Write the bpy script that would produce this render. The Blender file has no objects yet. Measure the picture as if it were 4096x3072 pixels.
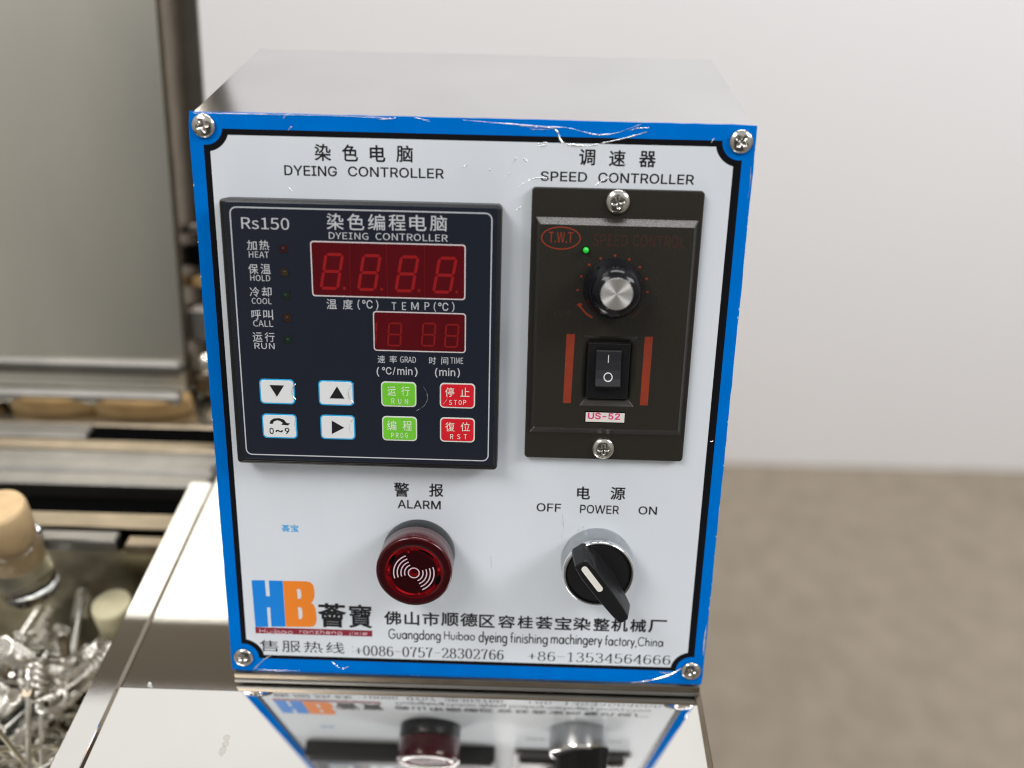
# Control box of a laboratory dyeing machine: white and blue instrument panel on a mirror steel deck.
import bpy, math, random
from mathutils import Matrix, Vector

random.seed(7)
scene = bpy.context.scene
COL = scene.collection
PI = math.pi

# ------------------------------------------------------------------ camera
cam_data = bpy.data.cameras.new("camera")
cam = bpy.data.objects.new("camera", cam_data)
COL.objects.link(cam)
scene.camera = cam
cam_data.sensor_width = 36.0
cam_data.lens = 30.24
cam_data.clip_start = 0.01
cam_data.clip_end = 100.0
cx_ = Vector((0.99956596, 0.02464805, 0.01613602))
cy_ = Vector((-0.02735353, 0.5731, 0.8190288))
cz_ = Vector((0.01093991, -0.81911468, 0.57352546))
cam.matrix_world = Matrix(((cx_.x, cy_.x, cz_.x, 0.11393665),
                           (cx_.y, cy_.y, cz_.y, -0.21435639),
                           (cx_.z, cy_.z, cz_.z, 0.30180261),
                           (0, 0, 0, 1)))
cam_data.dof.use_dof = True
cam_data.dof.focus_distance = 0.310
cam_data.dof.aperture_fstop = 4.1

# ------------------------------------------------------------------ world: a bright workshop around the machine
world = bpy.data.worlds.new("World")
scene.world = world
world.use_nodes = True
wn, wl = world.node_tree.nodes, world.node_tree.links
wn.clear()
w_out = wn.new("ShaderNodeOutputWorld")
w_bg = wn.new("ShaderNodeBackground")
w_tc = wn.new("ShaderNodeTexCoord")
w_sep = wn.new("ShaderNodeSeparateXYZ")
w_half = wn.new("ShaderNodeMath"); w_half.operation = 'MULTIPLY_ADD'
w_half.inputs[1].default_value = 0.5; w_half.inputs[2].default_value = 0.5
w_r1 = wn.new("ShaderNodeValToRGB")      # all round
w_r2 = wn.new("ShaderNodeValToRGB")      # far side: pale tones, a dark band added for the deck's reflections, the ceiling
w_mask = wn.new("ShaderNodeMapRange")
w_mix = wn.new("ShaderNodeMix"); w_mix.data_type = 'RGBA'


def set_ramp(node, stops):
    cr = node.color_ramp
    cr.interpolation = 'LINEAR'
    while len(cr.elements) > 1:
        cr.elements.remove(cr.elements[-1])
    for k, (p, c) in enumerate(stops):
        e = cr.elements[0] if k == 0 else cr.elements.new(p)
        e.position = p
        e.color = (c[0], c[1], c[2], 1)


def el(deg):
    return 0.5 + 0.5 * math.sin(math.radians(deg))


set_ramp(w_r1, [(0.0, (0.10, 0.09, 0.08)), (el(-5), (0.34, 0.325, 0.295)), (el(14), (0.44, 0.425, 0.39)),
                (el(45), (0.62, 0.61, 0.60)), (el(68), (0.62, 0.62, 0.62)), (el(80), (0.34, 0.34, 0.34)), (1.0, (0.30, 0.30, 0.30))])
set_ramp(w_r2, [(0.0, (0.10, 0.09, 0.08)), (el(5), (0.50, 0.49, 0.47)), (el(40), (0.72, 0.71, 0.70)),
                (el(48.5), (0.60, 0.59, 0.57)), (el(49.5), (0.17, 0.145, 0.11)),
                (el(55.2), (0.12, 0.10, 0.075)), (el(55.8), (0.93, 0.915, 0.89)), (el(66), (0.88, 0.87, 0.85)), (el(80), (0.34, 0.34, 0.34)), (1.0, (0.30, 0.30, 0.30))])
w_mask.inputs['From Min'].default_value = 0.15
w_mask.inputs['From Max'].default_value = 0.30
wl.new(w_tc.outputs['Generated'], w_sep.inputs[0])
wl.new(w_sep.outputs['Z'], w_half.inputs[0])
wl.new(w_half.outputs[0], w_r1.inputs[0])
w_len = wn.new("ShaderNodeCombineXYZ"); w_vl = wn.new("ShaderNodeVectorMath"); w_vl.operation = 'LENGTH'
w_div = wn.new("ShaderNodeMath"); w_div.operation = 'DIVIDE'
w_half2 = wn.new("ShaderNodeMath"); w_half2.operation = 'MULTIPLY_ADD'
w_half2.inputs[1].default_value = 0.5; w_half2.inputs[2].default_value = 0.5
wl.new(w_sep.outputs['Y'], w_len.inputs['X']); wl.new(w_sep.outputs['Z'], w_len.inputs['Y'])
wl.new(w_len.outputs[0], w_vl.inputs[0])
wl.new(w_sep.outputs['Z'], w_div.inputs[0]); wl.new(w_vl.outputs['Value'], w_div.inputs[1])
wl.new(w_div.outputs[0], w_half2.inputs[0])
wl.new(w_half2.outputs[0], w_r2.inputs[0])
wl.new(w_sep.outputs['Y'], w_mask.inputs['Value'])
wl.new(w_mask.outputs[0], w_mix.inputs['Factor'])
wl.new(w_r1.outputs[0], w_mix.inputs['A'])
wl.new(w_r2.outputs[0], w_mix.inputs['B'])
# the person behind the camera, put in as a dark patch of world: narrow in azimuth, low in elevation
w_dim = wn.new("ShaderNodeMix"); w_dim.data_type = 'RGBA'
w_dim.inputs['B'].default_value = (0.055, 0.052, 0.05, 1)
w_abs = wn.new("ShaderNodeMath"); w_abs.operation = 'ABSOLUTE'
wl.new(w_sep.outputs['X'], w_abs.inputs[0])


def w_range(src, a, b):
    n = wn.new("ShaderNodeMapRange"); n.interpolation_type = 'SMOOTHSTEP'
    n.inputs['From Min'].default_value = a; n.inputs['From Max'].default_value = b
    n.inputs['To Min'].default_value = 1.0; n.inputs['To Max'].default_value = 0.0
    wl.new(src, n.inputs['Value'])
    return n.outputs[0]


def w_mul(a, b):
    n = wn.new("ShaderNodeMath"); n.operation = 'MULTIPLY'
    wl.new(a, n.inputs[0]); wl.new(b, n.inputs[1])
    return n.outputs[0]


wl.new(w_mul(w_mul(w_range(w_abs.outputs[0], 0.32, 0.50), w_range(w_sep.outputs['Y'], -0.6, -0.3)), w_range(w_sep.outputs['Z'], 0.45, 0.65)),
       w_dim.inputs['Factor'])
wl.new(w_mix.outputs['Result'], w_dim.inputs['A'])
wl.new(w_dim.outputs['Result'], w_bg.inputs['Color'])
w_bg.inputs['Strength'].default_value = 1.0
wl.new(w_bg.outputs[0], w_out.inputs[0])


# ------------------------------------------------------------------ lamps: ceiling luminaires of the workshop, plus an added fill for the wall
def area_lamp(name, loc, target, sx, sy, watts, colour):
    d = bpy.data.lights.new(name, 'AREA')
    d.shape = 'RECTANGLE'
    d.size, d.size_y = sx, sy
    d.energy = watts
    d.color = colour
    o = bpy.data.objects.new(name, d)
    COL.objects.link(o)
    o.location = loc
    o.rotation_euler = (Vector(target) - Vector(loc)).to_track_quat('-Z', 'Y').to_euler()
    return o


area_lamp("ceiling_lamp", (-0.85, -0.70, 1.75), (0.1, 0.1, 0.1), 1.1, 0.5, 20, (1.0, 0.98, 0.95))
area_lamp("ceiling_lamp_front", (0.40, 0.58, 1.9), (0.40, 0.40, 0.0), 1.3, 0.35, 17, (1.0, 0.98, 0.97))
area_lamp("ceiling_lamp_left", (-0.98, 0.35, 1.9), (-0.98, 0.35, 0.0), 0.8, 0.9, 6, (1.0, 0.99, 0.96))
area_lamp("wall_fill_light", (1.9, -0.3, 1.5), (1.15, 1.22, -0.45), 1.4, 0.6, 35, (0.97, 0.98, 1.0))  # added fill that brightens the wall, not a luminaire of the workshop

scene.view_settings.view_transform = 'Standard'
scene.view_settings.look = 'None'
scene.view_settings.exposure = 0.0
scene.view_settings.gamma = 1.0
scene.view_settings.use_curve_mapping = False
scene.cycles.max_bounces = 10
scene.cycles.use_denoising = True
scene.cycles.filter_width = 1.15


# ------------------------------------------------------------------ measured lettering and marks (mm on the panel: left, right, top, bottom)
CLIP_SPOTS = [(-0.1066, -0.0012, -0.0731), (-0.1176, 0.0499, -0.0995), (-0.1121, 0.0323, -0.0711), (-0.127, 0.0506, -0.0873), (-0.179, 0.05, -0.152), (-0.138, 0.0446, -0.0983), (-0.1466, 0.0267, -0.1033), (-0.1055, 0.0165, -0.0916), (-0.1565, 0.0552, -0.125), (-0.1535, 0.0478, -0.0805), (-0.1413, 0.0473, -0.0942), (-0.1162, 0.0347, -0.0876), (-0.1059, 0.0248, -0.0619), (-0.1399, 0.0343, -0.0772), (-0.1372, 0.0227, -0.0703), (-0.1235, 0.0151, -0.0745), (-0.1373, 0.03, -0.1072), (-0.1557, 0.0525, -0.0924), (-0.1089, -0.0004, -0.0705), (-0.1293, 0.0317, -0.0775), (-0.0981, 0.0247, -0.0688), (-0.1159, 0.0169, -0.0714), (-0.1401, 0.0529, -0.1557), (-0.1158, 0.0333, -0.0796), (-0.1565, 0.064, -0.115), (-0.1172, 0.052, -0.0628), (-0.1605, 0.058, -0.1657), (-0.1286, 0.0068, -0.0812), (-0.1748, 0.0646, -0.1749), (-0.0959, 0.0006, -0.0671), (-0.1202, 0.0377, -0.0876), (-0.1419, 0.0566, -0.0855), (-0.1607, 0.0393, -0.1172), (-0.0987, -0.0034, -0.0635), (-0.1063, 0.0494, -0.0618), (-0.1183, 0.0372, -0.1068), (-0.1321, 0.0505, -0.0678), (-0.1113, 0.0289, -0.0975), (-0.1074, 0.0436, -0.0935), (-0.1154, 0.0505, -0.0735), (-0.1562, 0.0572, -0.1349), (-0.1055, 0.0479, -0.0613), (-0.1458, 0.0506, -0.1394), (-0.1476, 0.0324, -0.1293), (-0.1283, 0.0128, -0.0842), (-0.1091, 0.033, -0.0614), (-0.1458, 0.04, -0.1222), (-0.1559, 0.0524, -0.1175), (-0.151, 0.0584, -0.0884), (-0.1468, 0.0533, -0.1355), (-0.1485, 0.0567, -0.1371), (-0.169, 0.0532, -0.1626), (-0.1051, -0.0031, -0.0625), (-0.1666, 0.0452, -0.1382), (-0.1484, 0.0442, -0.1152), (-0.1193, 0.0228, -0.0957), (-0.102, 0.034, -0.0621), (-0.131, 0.0179, -0.0668), (-0.1032, 0.018, -0.0836), (-0.1286, 0.0121, -0.0918)]
TUBE_SPOTS = [(-0.1578, 0.0554, -0.1464), (-0.1273, 0.0152, -0.0797), (-0.1435, 0.0587, -0.1121), (-0.1152, 0.05, -0.0878), (-0.1273, 0.0363, -0.1233), (-0.1502, 0.0576, -0.1116), (-0.1241, 0.0139, -0.0649), (-0.1321, 0.0415, -0.07), (-0.1691, 0.0523, -0.1207), (-0.1369, 0.0534, -0.1473), (-0.163, 0.0499, -0.1356), (-0.1495, 0.0537, -0.1147), (-0.1096, 0.0537, -0.0792), (-0.147, 0.0535, -0.139)]
ROD_SPOTS = [(-0.1406, 0.0301, -0.119), (-0.1274, 0.0316, -0.1306), (-0.1386, 0.0463, -0.1179), (-0.1402, 0.0339, -0.0714), (-0.1088, 0.0495, -0.0827), (-0.1293, 0.0489, -0.11), (-0.1167, 0.0377, -0.0889), (-0.1201, 0.0305, -0.0791), (-0.1054, 0.0286, -0.0609)]
CAPTIONS = [
    ('front_panel', 'caption', 'ink', 0, [('染', 'c', 42.07, 47.58, 9.52, 15.06, 0.017), ('色', 'c', 51.41, 56.77, 9.49, 15.03, 0.017), ('电', 'c', 60.74, 66.0, 9.45, 14.99, 0.017), ('脑', 'c', 69.69, 75.33, 9.33, 14.87, 0.017)]),
    ('front_panel', 'caption', 'ink', 0, [('DYEING', 'i', 31.53, 49.44, 16.7, 20.11, 0.01), ('CONTROLLER', 'i', 53.18, 85.74, 16.61, 19.95, 0.01)]),
    ('front_panel', 'caption', 'ink', 0, [('调', 'c', 131.22, 136.63, 9.08, 14.37, 0.017), ('速', 'c', 141.3, 146.76, 9.21, 14.5, 0.017), ('器', 'c', 151.38, 156.97, 9.25, 14.54, 0.017)]),
    ('front_panel', 'caption', 'ink', 0, [('SPEED', 'i', 118.48, 134.25, 16.6, 19.88, 0.01), ('CONTROLLER', 'i', 137.98, 170.33, 16.58, 19.91, 0.01)]),
    ('front_panel', 'caption', 'ink', 0, [('警', 'c', 66.96, 72.7, 131.7, 137.52, 0.017), ('报', 'c', 80.24, 85.66, 131.74, 137.11, 0.017)]),
    ('front_panel', 'caption', 'ink', 0, [('ALARM', 'i', 68.26, 84.64, 138.78, 142.25, 0.012)]),
    ('front_panel', 'caption', 'ink', 0, [('电', 'c', 135.96, 140.9, 131.17, 136.42, 0.017), ('源', 'c', 148.54, 154.13, 130.99, 136.23, 0.017)]),
    ('front_panel', 'caption', 'ink', 0, [('OFF', 'i', 120.96, 130.23, 138.44, 141.9, 0.01), ('POWER', 'i', 137.39, 152.12, 138.56, 142.13, 0.01), ('ON', 'i', 159.46, 166.46, 138.55, 141.95, 0.01)]),
    ('front_panel', 'logo_mark', 'cyan_ink', 0, [('荟', 'c', 23.53, 26.66, 150.5, 153.47, 0.02), ('宝', 'c', 26.98, 30.06, 150.39, 153.36, 0.02)]),
    ('front_panel', 'logo_lettering', 'ink', 0, [('薈', 'c', 36.08, 47.13, 183.87, 194.71, 0.022), ('寶', 'c', 48.19, 57.34, 184.1, 194.63, 0.018)]),
    ('front_panel', 'logo_lettering', 'pink_ink', 0.025, [('Huibao', 'f', 12.23, 25.63, 196.26, 198.27, 0), ('ranzheng', 'f', 28.24, 45.28, 195.89, 198.33, 0), ('jixie', 'f', 47.72, 55.56, 195.99, 198.14, 0)]),
    ('front_panel', 'company_name', 'ink', 0, [('佛', 'c', 62.16, 68.99, 186.62, 192.71, 0.022), ('山', 'c', 70.22, 76.14, 186.61, 192.69, 0.022), ('市', 'c', 77.37, 84.03, 186.59, 192.68, 0.022), ('顺', 'c', 84.78, 91.7, 186.46, 192.54, 0.022), ('德', 'c', 92.29, 99.21, 186.44, 192.52, 0.022), ('区', 'c', 99.77, 105.98, 186.92, 192.7, 0.022), ('容', 'c', 107.27, 114.02, 186.91, 192.69, 0.022), ('桂', 'c', 114.94, 121.09, 186.91, 192.69, 0.022), ('荟', 'c', 122.06, 128.8, 186.91, 192.69, 0.022), ('宝', 'c', 129.66, 136.34, 186.91, 192.68, 0.022), ('染', 'c', 136.89, 143.83, 186.91, 192.68, 0.022), ('整', 'c', 144.91, 151.32, 186.9, 192.67, 0.022), ('机', 'c', 151.86, 158.53, 186.91, 192.68, 0.022), ('械', 'c', 159.35, 165.74, 186.91, 192.68, 0.022), ('厂', 'c', 166.56, 173.75, 186.9, 192.67, 0.022)]),
    ('front_panel', 'company_name', 'ink', 0, [('Guangdong', 'f', 63.8, 84.56, 194.62, 200.17, 0), ('Huibao', 'f', 85.96, 98.21, 194.86, 198.67, 0), ('dyeing', 'f', 99.75, 110.97, 194.33, 200.68, 0), ('finishing', 'f', 112.17, 127.14, 194.64, 200.42, 0), ('machingery', 'f', 128.45, 148.76, 194.41, 200.25, 0), ('factory,', 'f', 149.77, 162.49, 194.72, 200.25, 0), ('China', 'f', 162.91, 172.93, 194.92, 198.91, 0)]),
    ('front_panel', 'phone_number', 'ink', 0, [('售', 'c', 11.87, 19.52, 201.47, 206.59, 0.0), ('服', 'c', 20.87, 28.41, 201.47, 206.59, 0.0), ('热', 'c', 29.7, 37.23, 201.47, 206.59, 0.0), ('线', 'c', 38.59, 45.95, 201.47, 206.59, 0.0), (':', 's', 48.65, 49.85, 202.78, 206.02, 0), ('+0086-0757-28302766', 's', 50.13, 109.76, 202.45, 207.22, 0)]),
    ('front_panel', 'phone_number', 'ink', 0, [('+86-13534564666', 's', 119.33, 176.4, 202.66, 207.11, 0)]),
    ('dyeing_controller', 'caption', 'silver_ink', 9, [('Rs150', 'n', 18.61, 34.73, 33.54, 37.44, 0)]),
    ('dyeing_controller', 'caption', 'silver_ink', 9, [('染', 'c', 47.33, 53.03, 31.56, 36.99, 0.006), ('色', 'c', 54.26, 59.96, 31.52, 36.91, 0.006), ('编', 'c', 61.19, 66.89, 31.49, 36.83, 0.006), ('程', 'c', 68.12, 73.81, 31.46, 36.75, 0.006), ('电', 'c', 75.04, 80.73, 31.43, 36.67, 0.006), ('脑', 'c', 81.96, 87.64, 31.4, 36.58, 0.006)]),
    ('dyeing_controller', 'caption', 'silver_ink', 9, [('DYEmNG', 'n', 47.91, 61.25, 37.77, 40.06, 0), ('CONTROLLER', 'n', 63.63, 87.89, 37.66, 40.02, 0)]),
    ('dyeing_controller', 'caption', 'silver_ink', 9, [('加', 'c', 20.05, 23.37, 41.2, 44.54, 0.004), ('热', 'c', 24.2, 27.6, 41.09, 44.43, 0.004), ('HEAT', 'n', 20.52, 27.32, 44.95, 47.02, 0)]),
    ('dyeing_controller', 'caption', 'silver_ink', 9, [('保', 'c', 20.01, 23.36, 49.19, 52.62, 0.004), ('温', 'c', 24.2, 27.62, 49.08, 52.51, 0.004), ('HOLD', 'n', 20.5, 27.3, 52.9, 55.0, 0)]),
    ('dyeing_controller', 'caption', 'silver_ink', 9, [('冷', 'c', 20.0, 23.31, 57.1, 60.45, 0.004), ('却', 'c', 24.13, 27.51, 56.99, 60.34, 0.004), ('COOL', 'n', 20.48, 27.33, 60.88, 62.95, 0)]),
    ('dyeing_controller', 'caption', 'silver_ink', 9, [('呼', 'c', 20.08, 23.37, 64.99, 68.49, 0.004), ('叫', 'c', 24.19, 27.55, 64.88, 68.37, 0.004), ('CALL', 'n', 20.47, 27.38, 68.67, 70.93, 0)]),
    ('dyeing_controller', 'caption', 'silver_ink', 9, [('运', 'c', 20.02, 23.39, 73.02, 76.42, 0.004), ('行', 'c', 24.23, 27.66, 72.91, 76.3, 0.004), ('RUN', 'n', 20.44, 27.49, 76.74, 78.89, 0)]),
    ('dyeing_controller', 'caption', 'silver_ink', 9, [('温', 'c', 46.26, 49.77, 60.58, 64.04, 0.004), ('度', 'c', 51.87, 55.29, 60.58, 64.04, 0.004), ('(', 'n', 56.9, 57.73, 60.48, 64.04, 0), ('℃', 'c', 58.56, 62.12, 60.6, 63.56, 0.006), (')', 'n', 63.24, 64.11, 60.51, 64.07, 0), ('T', 'n', 68.69, 70.25, 61.14, 63.81, 0), ('E', 'n', 72.25, 73.66, 61.05, 63.72, 0), ('M', 'n', 75.42, 77.95, 60.95, 63.62, 0), ('P', 'n', 80.0, 81.65, 60.84, 63.51, 0), ('(', 'n', 83.11, 83.94, 60.62, 64.08, 0), ('℃', 'c', 84.67, 88.18, 60.79, 63.65, 0.006), (')', 'n', 89.39, 90.27, 60.45, 64.01, 0)]),
    ('dyeing_controller', 'caption', 'silver_ink', 9, [('速', 'c', 63.45, 66.02, 80.1, 82.8, 0.004), ('率', 'c', 67.59, 70.2, 80.08, 82.78, 0.004), ('GRAD', 'n', 71.3, 76.85, 80.23, 82.49, 0)]),
    ('dyeing_controller', 'caption', 'silver_ink', 9, [('时', 'c', 81.46, 83.88, 80.09, 82.79, 0.004), ('间', 'c', 85.73, 88.15, 80.07, 82.77, 0.004), ('TIME', 'n', 88.91, 93.37, 80.15, 82.36, 0)]),
    ('dyeing_controller', 'caption', 'silver_ink', 9, [('(', 'i', 62.97, 63.93, 84.31, 87.78, 0), ('℃', 'c', 64.89, 68.23, 84.23, 86.95, 0.012), ('/', 'i', 68.61, 69.66, 84.15, 87.02, 0), ('min', 'i', 70.24, 75.63, 84.05, 86.92, 0.006), (')', 'i', 76.34, 77.39, 84.18, 87.5, 0)]),
    ('dyeing_controller', 'caption', 'silver_ink', 9, [('(', 'i', 83.49, 84.44, 84.08, 87.54, 0), ('min', 'i', 85.01, 90.64, 84.07, 86.89, 0.006), (')', 'i', 91.35, 92.3, 84.01, 87.37, 0)]),
    ('speed_controller', 'caption', 'red_ink', 4.7, [('T.W.T', 'n', 121.81, 130.07, 36.32, 39.94, 0)]),
    ('speed_controller', 'caption', 'dull_red_ink', 4.7, [('SPEED', 'n', 136.83, 148.62, 36.65, 40.71, 0), ('CONTROL', 'n', 150.39, 168.11, 36.62, 40.7, 0)]),
    ('speed_controller', 'caption', 'faint_ink', 4.7, [('10', 'n', 128.63, 130.44, 54.78, 56.36, 0)]),
    ('speed_controller', 'caption', 'faint_ink', 4.7, [('20', 'n', 129.28, 131.37, 50.48, 52.05, 0)]),
    ('speed_controller', 'caption', 'faint_ink', 4.7, [('30', 'n', 131.92, 133.95, 46.23, 47.78, 0)]),
    ('speed_controller', 'caption', 'faint_ink', 4.7, [('70', 'n', 155.59, 157.76, 45.42, 46.97, 0)]),
    ('speed_controller', 'caption', 'faint_ink', 4.7, [('80', 'n', 157.86, 160.04, 50.23, 51.79, 0)]),
    ('speed_controller', 'caption', 'faint_ink', 4.7, [('90', 'n', 159.67, 161.61, 55.19, 56.77, 0)]),
    ('speed_controller', 'caption', 'faint_ink', 4.7, [('LOW', 'n', 124.79, 130.95, 63.02, 65.03, 0)]),
    ('speed_controller', 'caption', 'faint_ink', 4.7, [('HIGH', 'n', 158.24, 164.12, 62.53, 64.43, 0)]),
    ('speed_controller', 'us_label_text', 'magenta_ink', 4.7, [('US-52', 'i', 138.18, 149.78, 100.33, 102.85, 0.02)]),
]
BUTTON_CAPTIONS = [
    (2, 'pale_ink', [('运', 'c', 66.7, 69.68, 91.32, 94.68, 0), ('行', 'c', 71.6, 74.48, 91.18, 94.54, 0), ('R', 'n', 68.08, 69.14, 95.67, 97.59, 0), ('U', 'n', 70.49, 71.55, 95.7, 97.57, 0), ('N', 'n', 72.8, 73.96, 95.74, 97.55, 0)]),
    (3, 'pale_ink', [('停', 'c', 87.14, 90.3, 91.08, 94.49, 0.004), ('止', 'c', 92.5, 95.71, 90.93, 94.33, 0.004), ('S', 'n', 88.49, 89.55, 95.69, 97.5, 0), ('T', 'n', 90.22, 91.28, 95.64, 97.45, 0), ('O', 'n', 91.9, 92.96, 95.59, 97.4, 0), ('P', 'n', 93.49, 94.55, 95.54, 97.36, 0)]),
    (6, 'pale_ink', [('编', 'c', 66.32, 69.63, 103.96, 107.71, 0), ('程', 'c', 71.91, 75.21, 103.95, 107.65, 0), ('P', 'n', 67.77, 68.74, 108.58, 110.49, 0), ('R', 'n', 69.42, 70.4, 108.53, 110.44, 0), ('O', 'n', 71.08, 72.06, 108.48, 110.39, 0), ('G', 'n', 72.74, 73.71, 108.43, 110.34, 0)]),
    (7, 'pale_ink', [('復', 'c', 87.2, 90.5, 104.01, 107.45, 0.002), ('位', 'c', 92.68, 95.98, 103.85, 107.29, 0.002), ('R', 'n', 88.91, 90.08, 108.51, 110.37, 0), ('S', 'n', 91.39, 92.56, 108.44, 110.3, 0), ('T', 'n', 93.77, 94.94, 108.37, 110.23, 0)]),
    (4, 'ink', [('0', 'i', 23.94, 25.51, 107.96, 110.34, 0.012), ('~', 'i', 26.09, 28.83, 108.7, 109.63, 0.01), ('9', 'i', 29.43, 31.19, 107.79, 110.17, 0.012)]),
]
SHAPES = {
    'tri_down': [(24.93, 91.96), (30.12, 91.96), (27.34, 96.26)],
    'tri_up': [(48.87, 91.77), (51.37, 96.27), (46.06, 96.32)],
    'tri_right': [(46.53, 104.59), (50.97, 107.18), (46.39, 109.74)],
    'arrow09': [(24.1, 106.43), (24.56, 105.24), (25.67, 104.44), (27.63, 104.23), (29.31, 104.74), (30.36, 106.04), (31.53, 106.11), (30.71, 106.91), (28.37, 106.72), (28.9, 105.98), (27.91, 105.29), (27.0, 105.06), (25.71, 105.56), (25.27, 106.5)],
    'H': [(10.5, 174.76), (15.73, 174.64), (15.85, 181.62), (17.35, 181.57), (17.27, 174.65), (22.75, 174.65), (22.87, 195.05), (17.12, 195.25), (17.18, 186.58), (15.88, 186.63), (15.92, 195.35), (10.76, 195.59)],
    'Bo': [(22.86, 174.64), (31.91, 174.52), (33.59, 174.88), (34.71, 176.21), (35.02, 178.88), (34.79, 181.88), (34.19, 183.23), (33.52, 184.03), (34.55, 184.9), (35.12, 186.7), (35.37, 190.94), (34.95, 193.4), (33.98, 194.54), (32.35, 194.84), (22.98, 195.04)],
    'Bh1': [(28.12, 178.04), (29.08, 178.0), (29.69, 178.76), (29.79, 181.15), (29.42, 182.25), (28.23, 182.41)],
    'Bh2': [(28.17, 186.03), (29.13, 186.06), (29.74, 186.88), (29.81, 189.92), (29.37, 191.27), (28.23, 191.43)],
    'redbar': [(10.65, 195.66), (57.35, 195.63), (57.29, 198.35), (10.64, 198.43)],
    'ticks': [(132.42, 56.03), (133.47, 51.23), (136.04, 47.17), (139.8, 44.89), (144.67, 43.8), (149.61, 44.97), (153.36, 47.54), (155.95, 51.48), (156.5, 56.04)],
    'arrow_low': [(132.3, 61.2), (133.5, 60.47), (134.3, 60.85), (133.95, 61.76), (136.12, 64.05), (138.16, 65.35), (137.89, 65.92), (135.55, 64.42), (133.47, 62.12)],
    'arrow_high': [(151.22, 65.4), (152.61, 63.96), (154.12, 62.22), (154.77, 61.7), (154.63, 62.5), (152.98, 64.35), (151.73, 65.69)],
}
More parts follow.
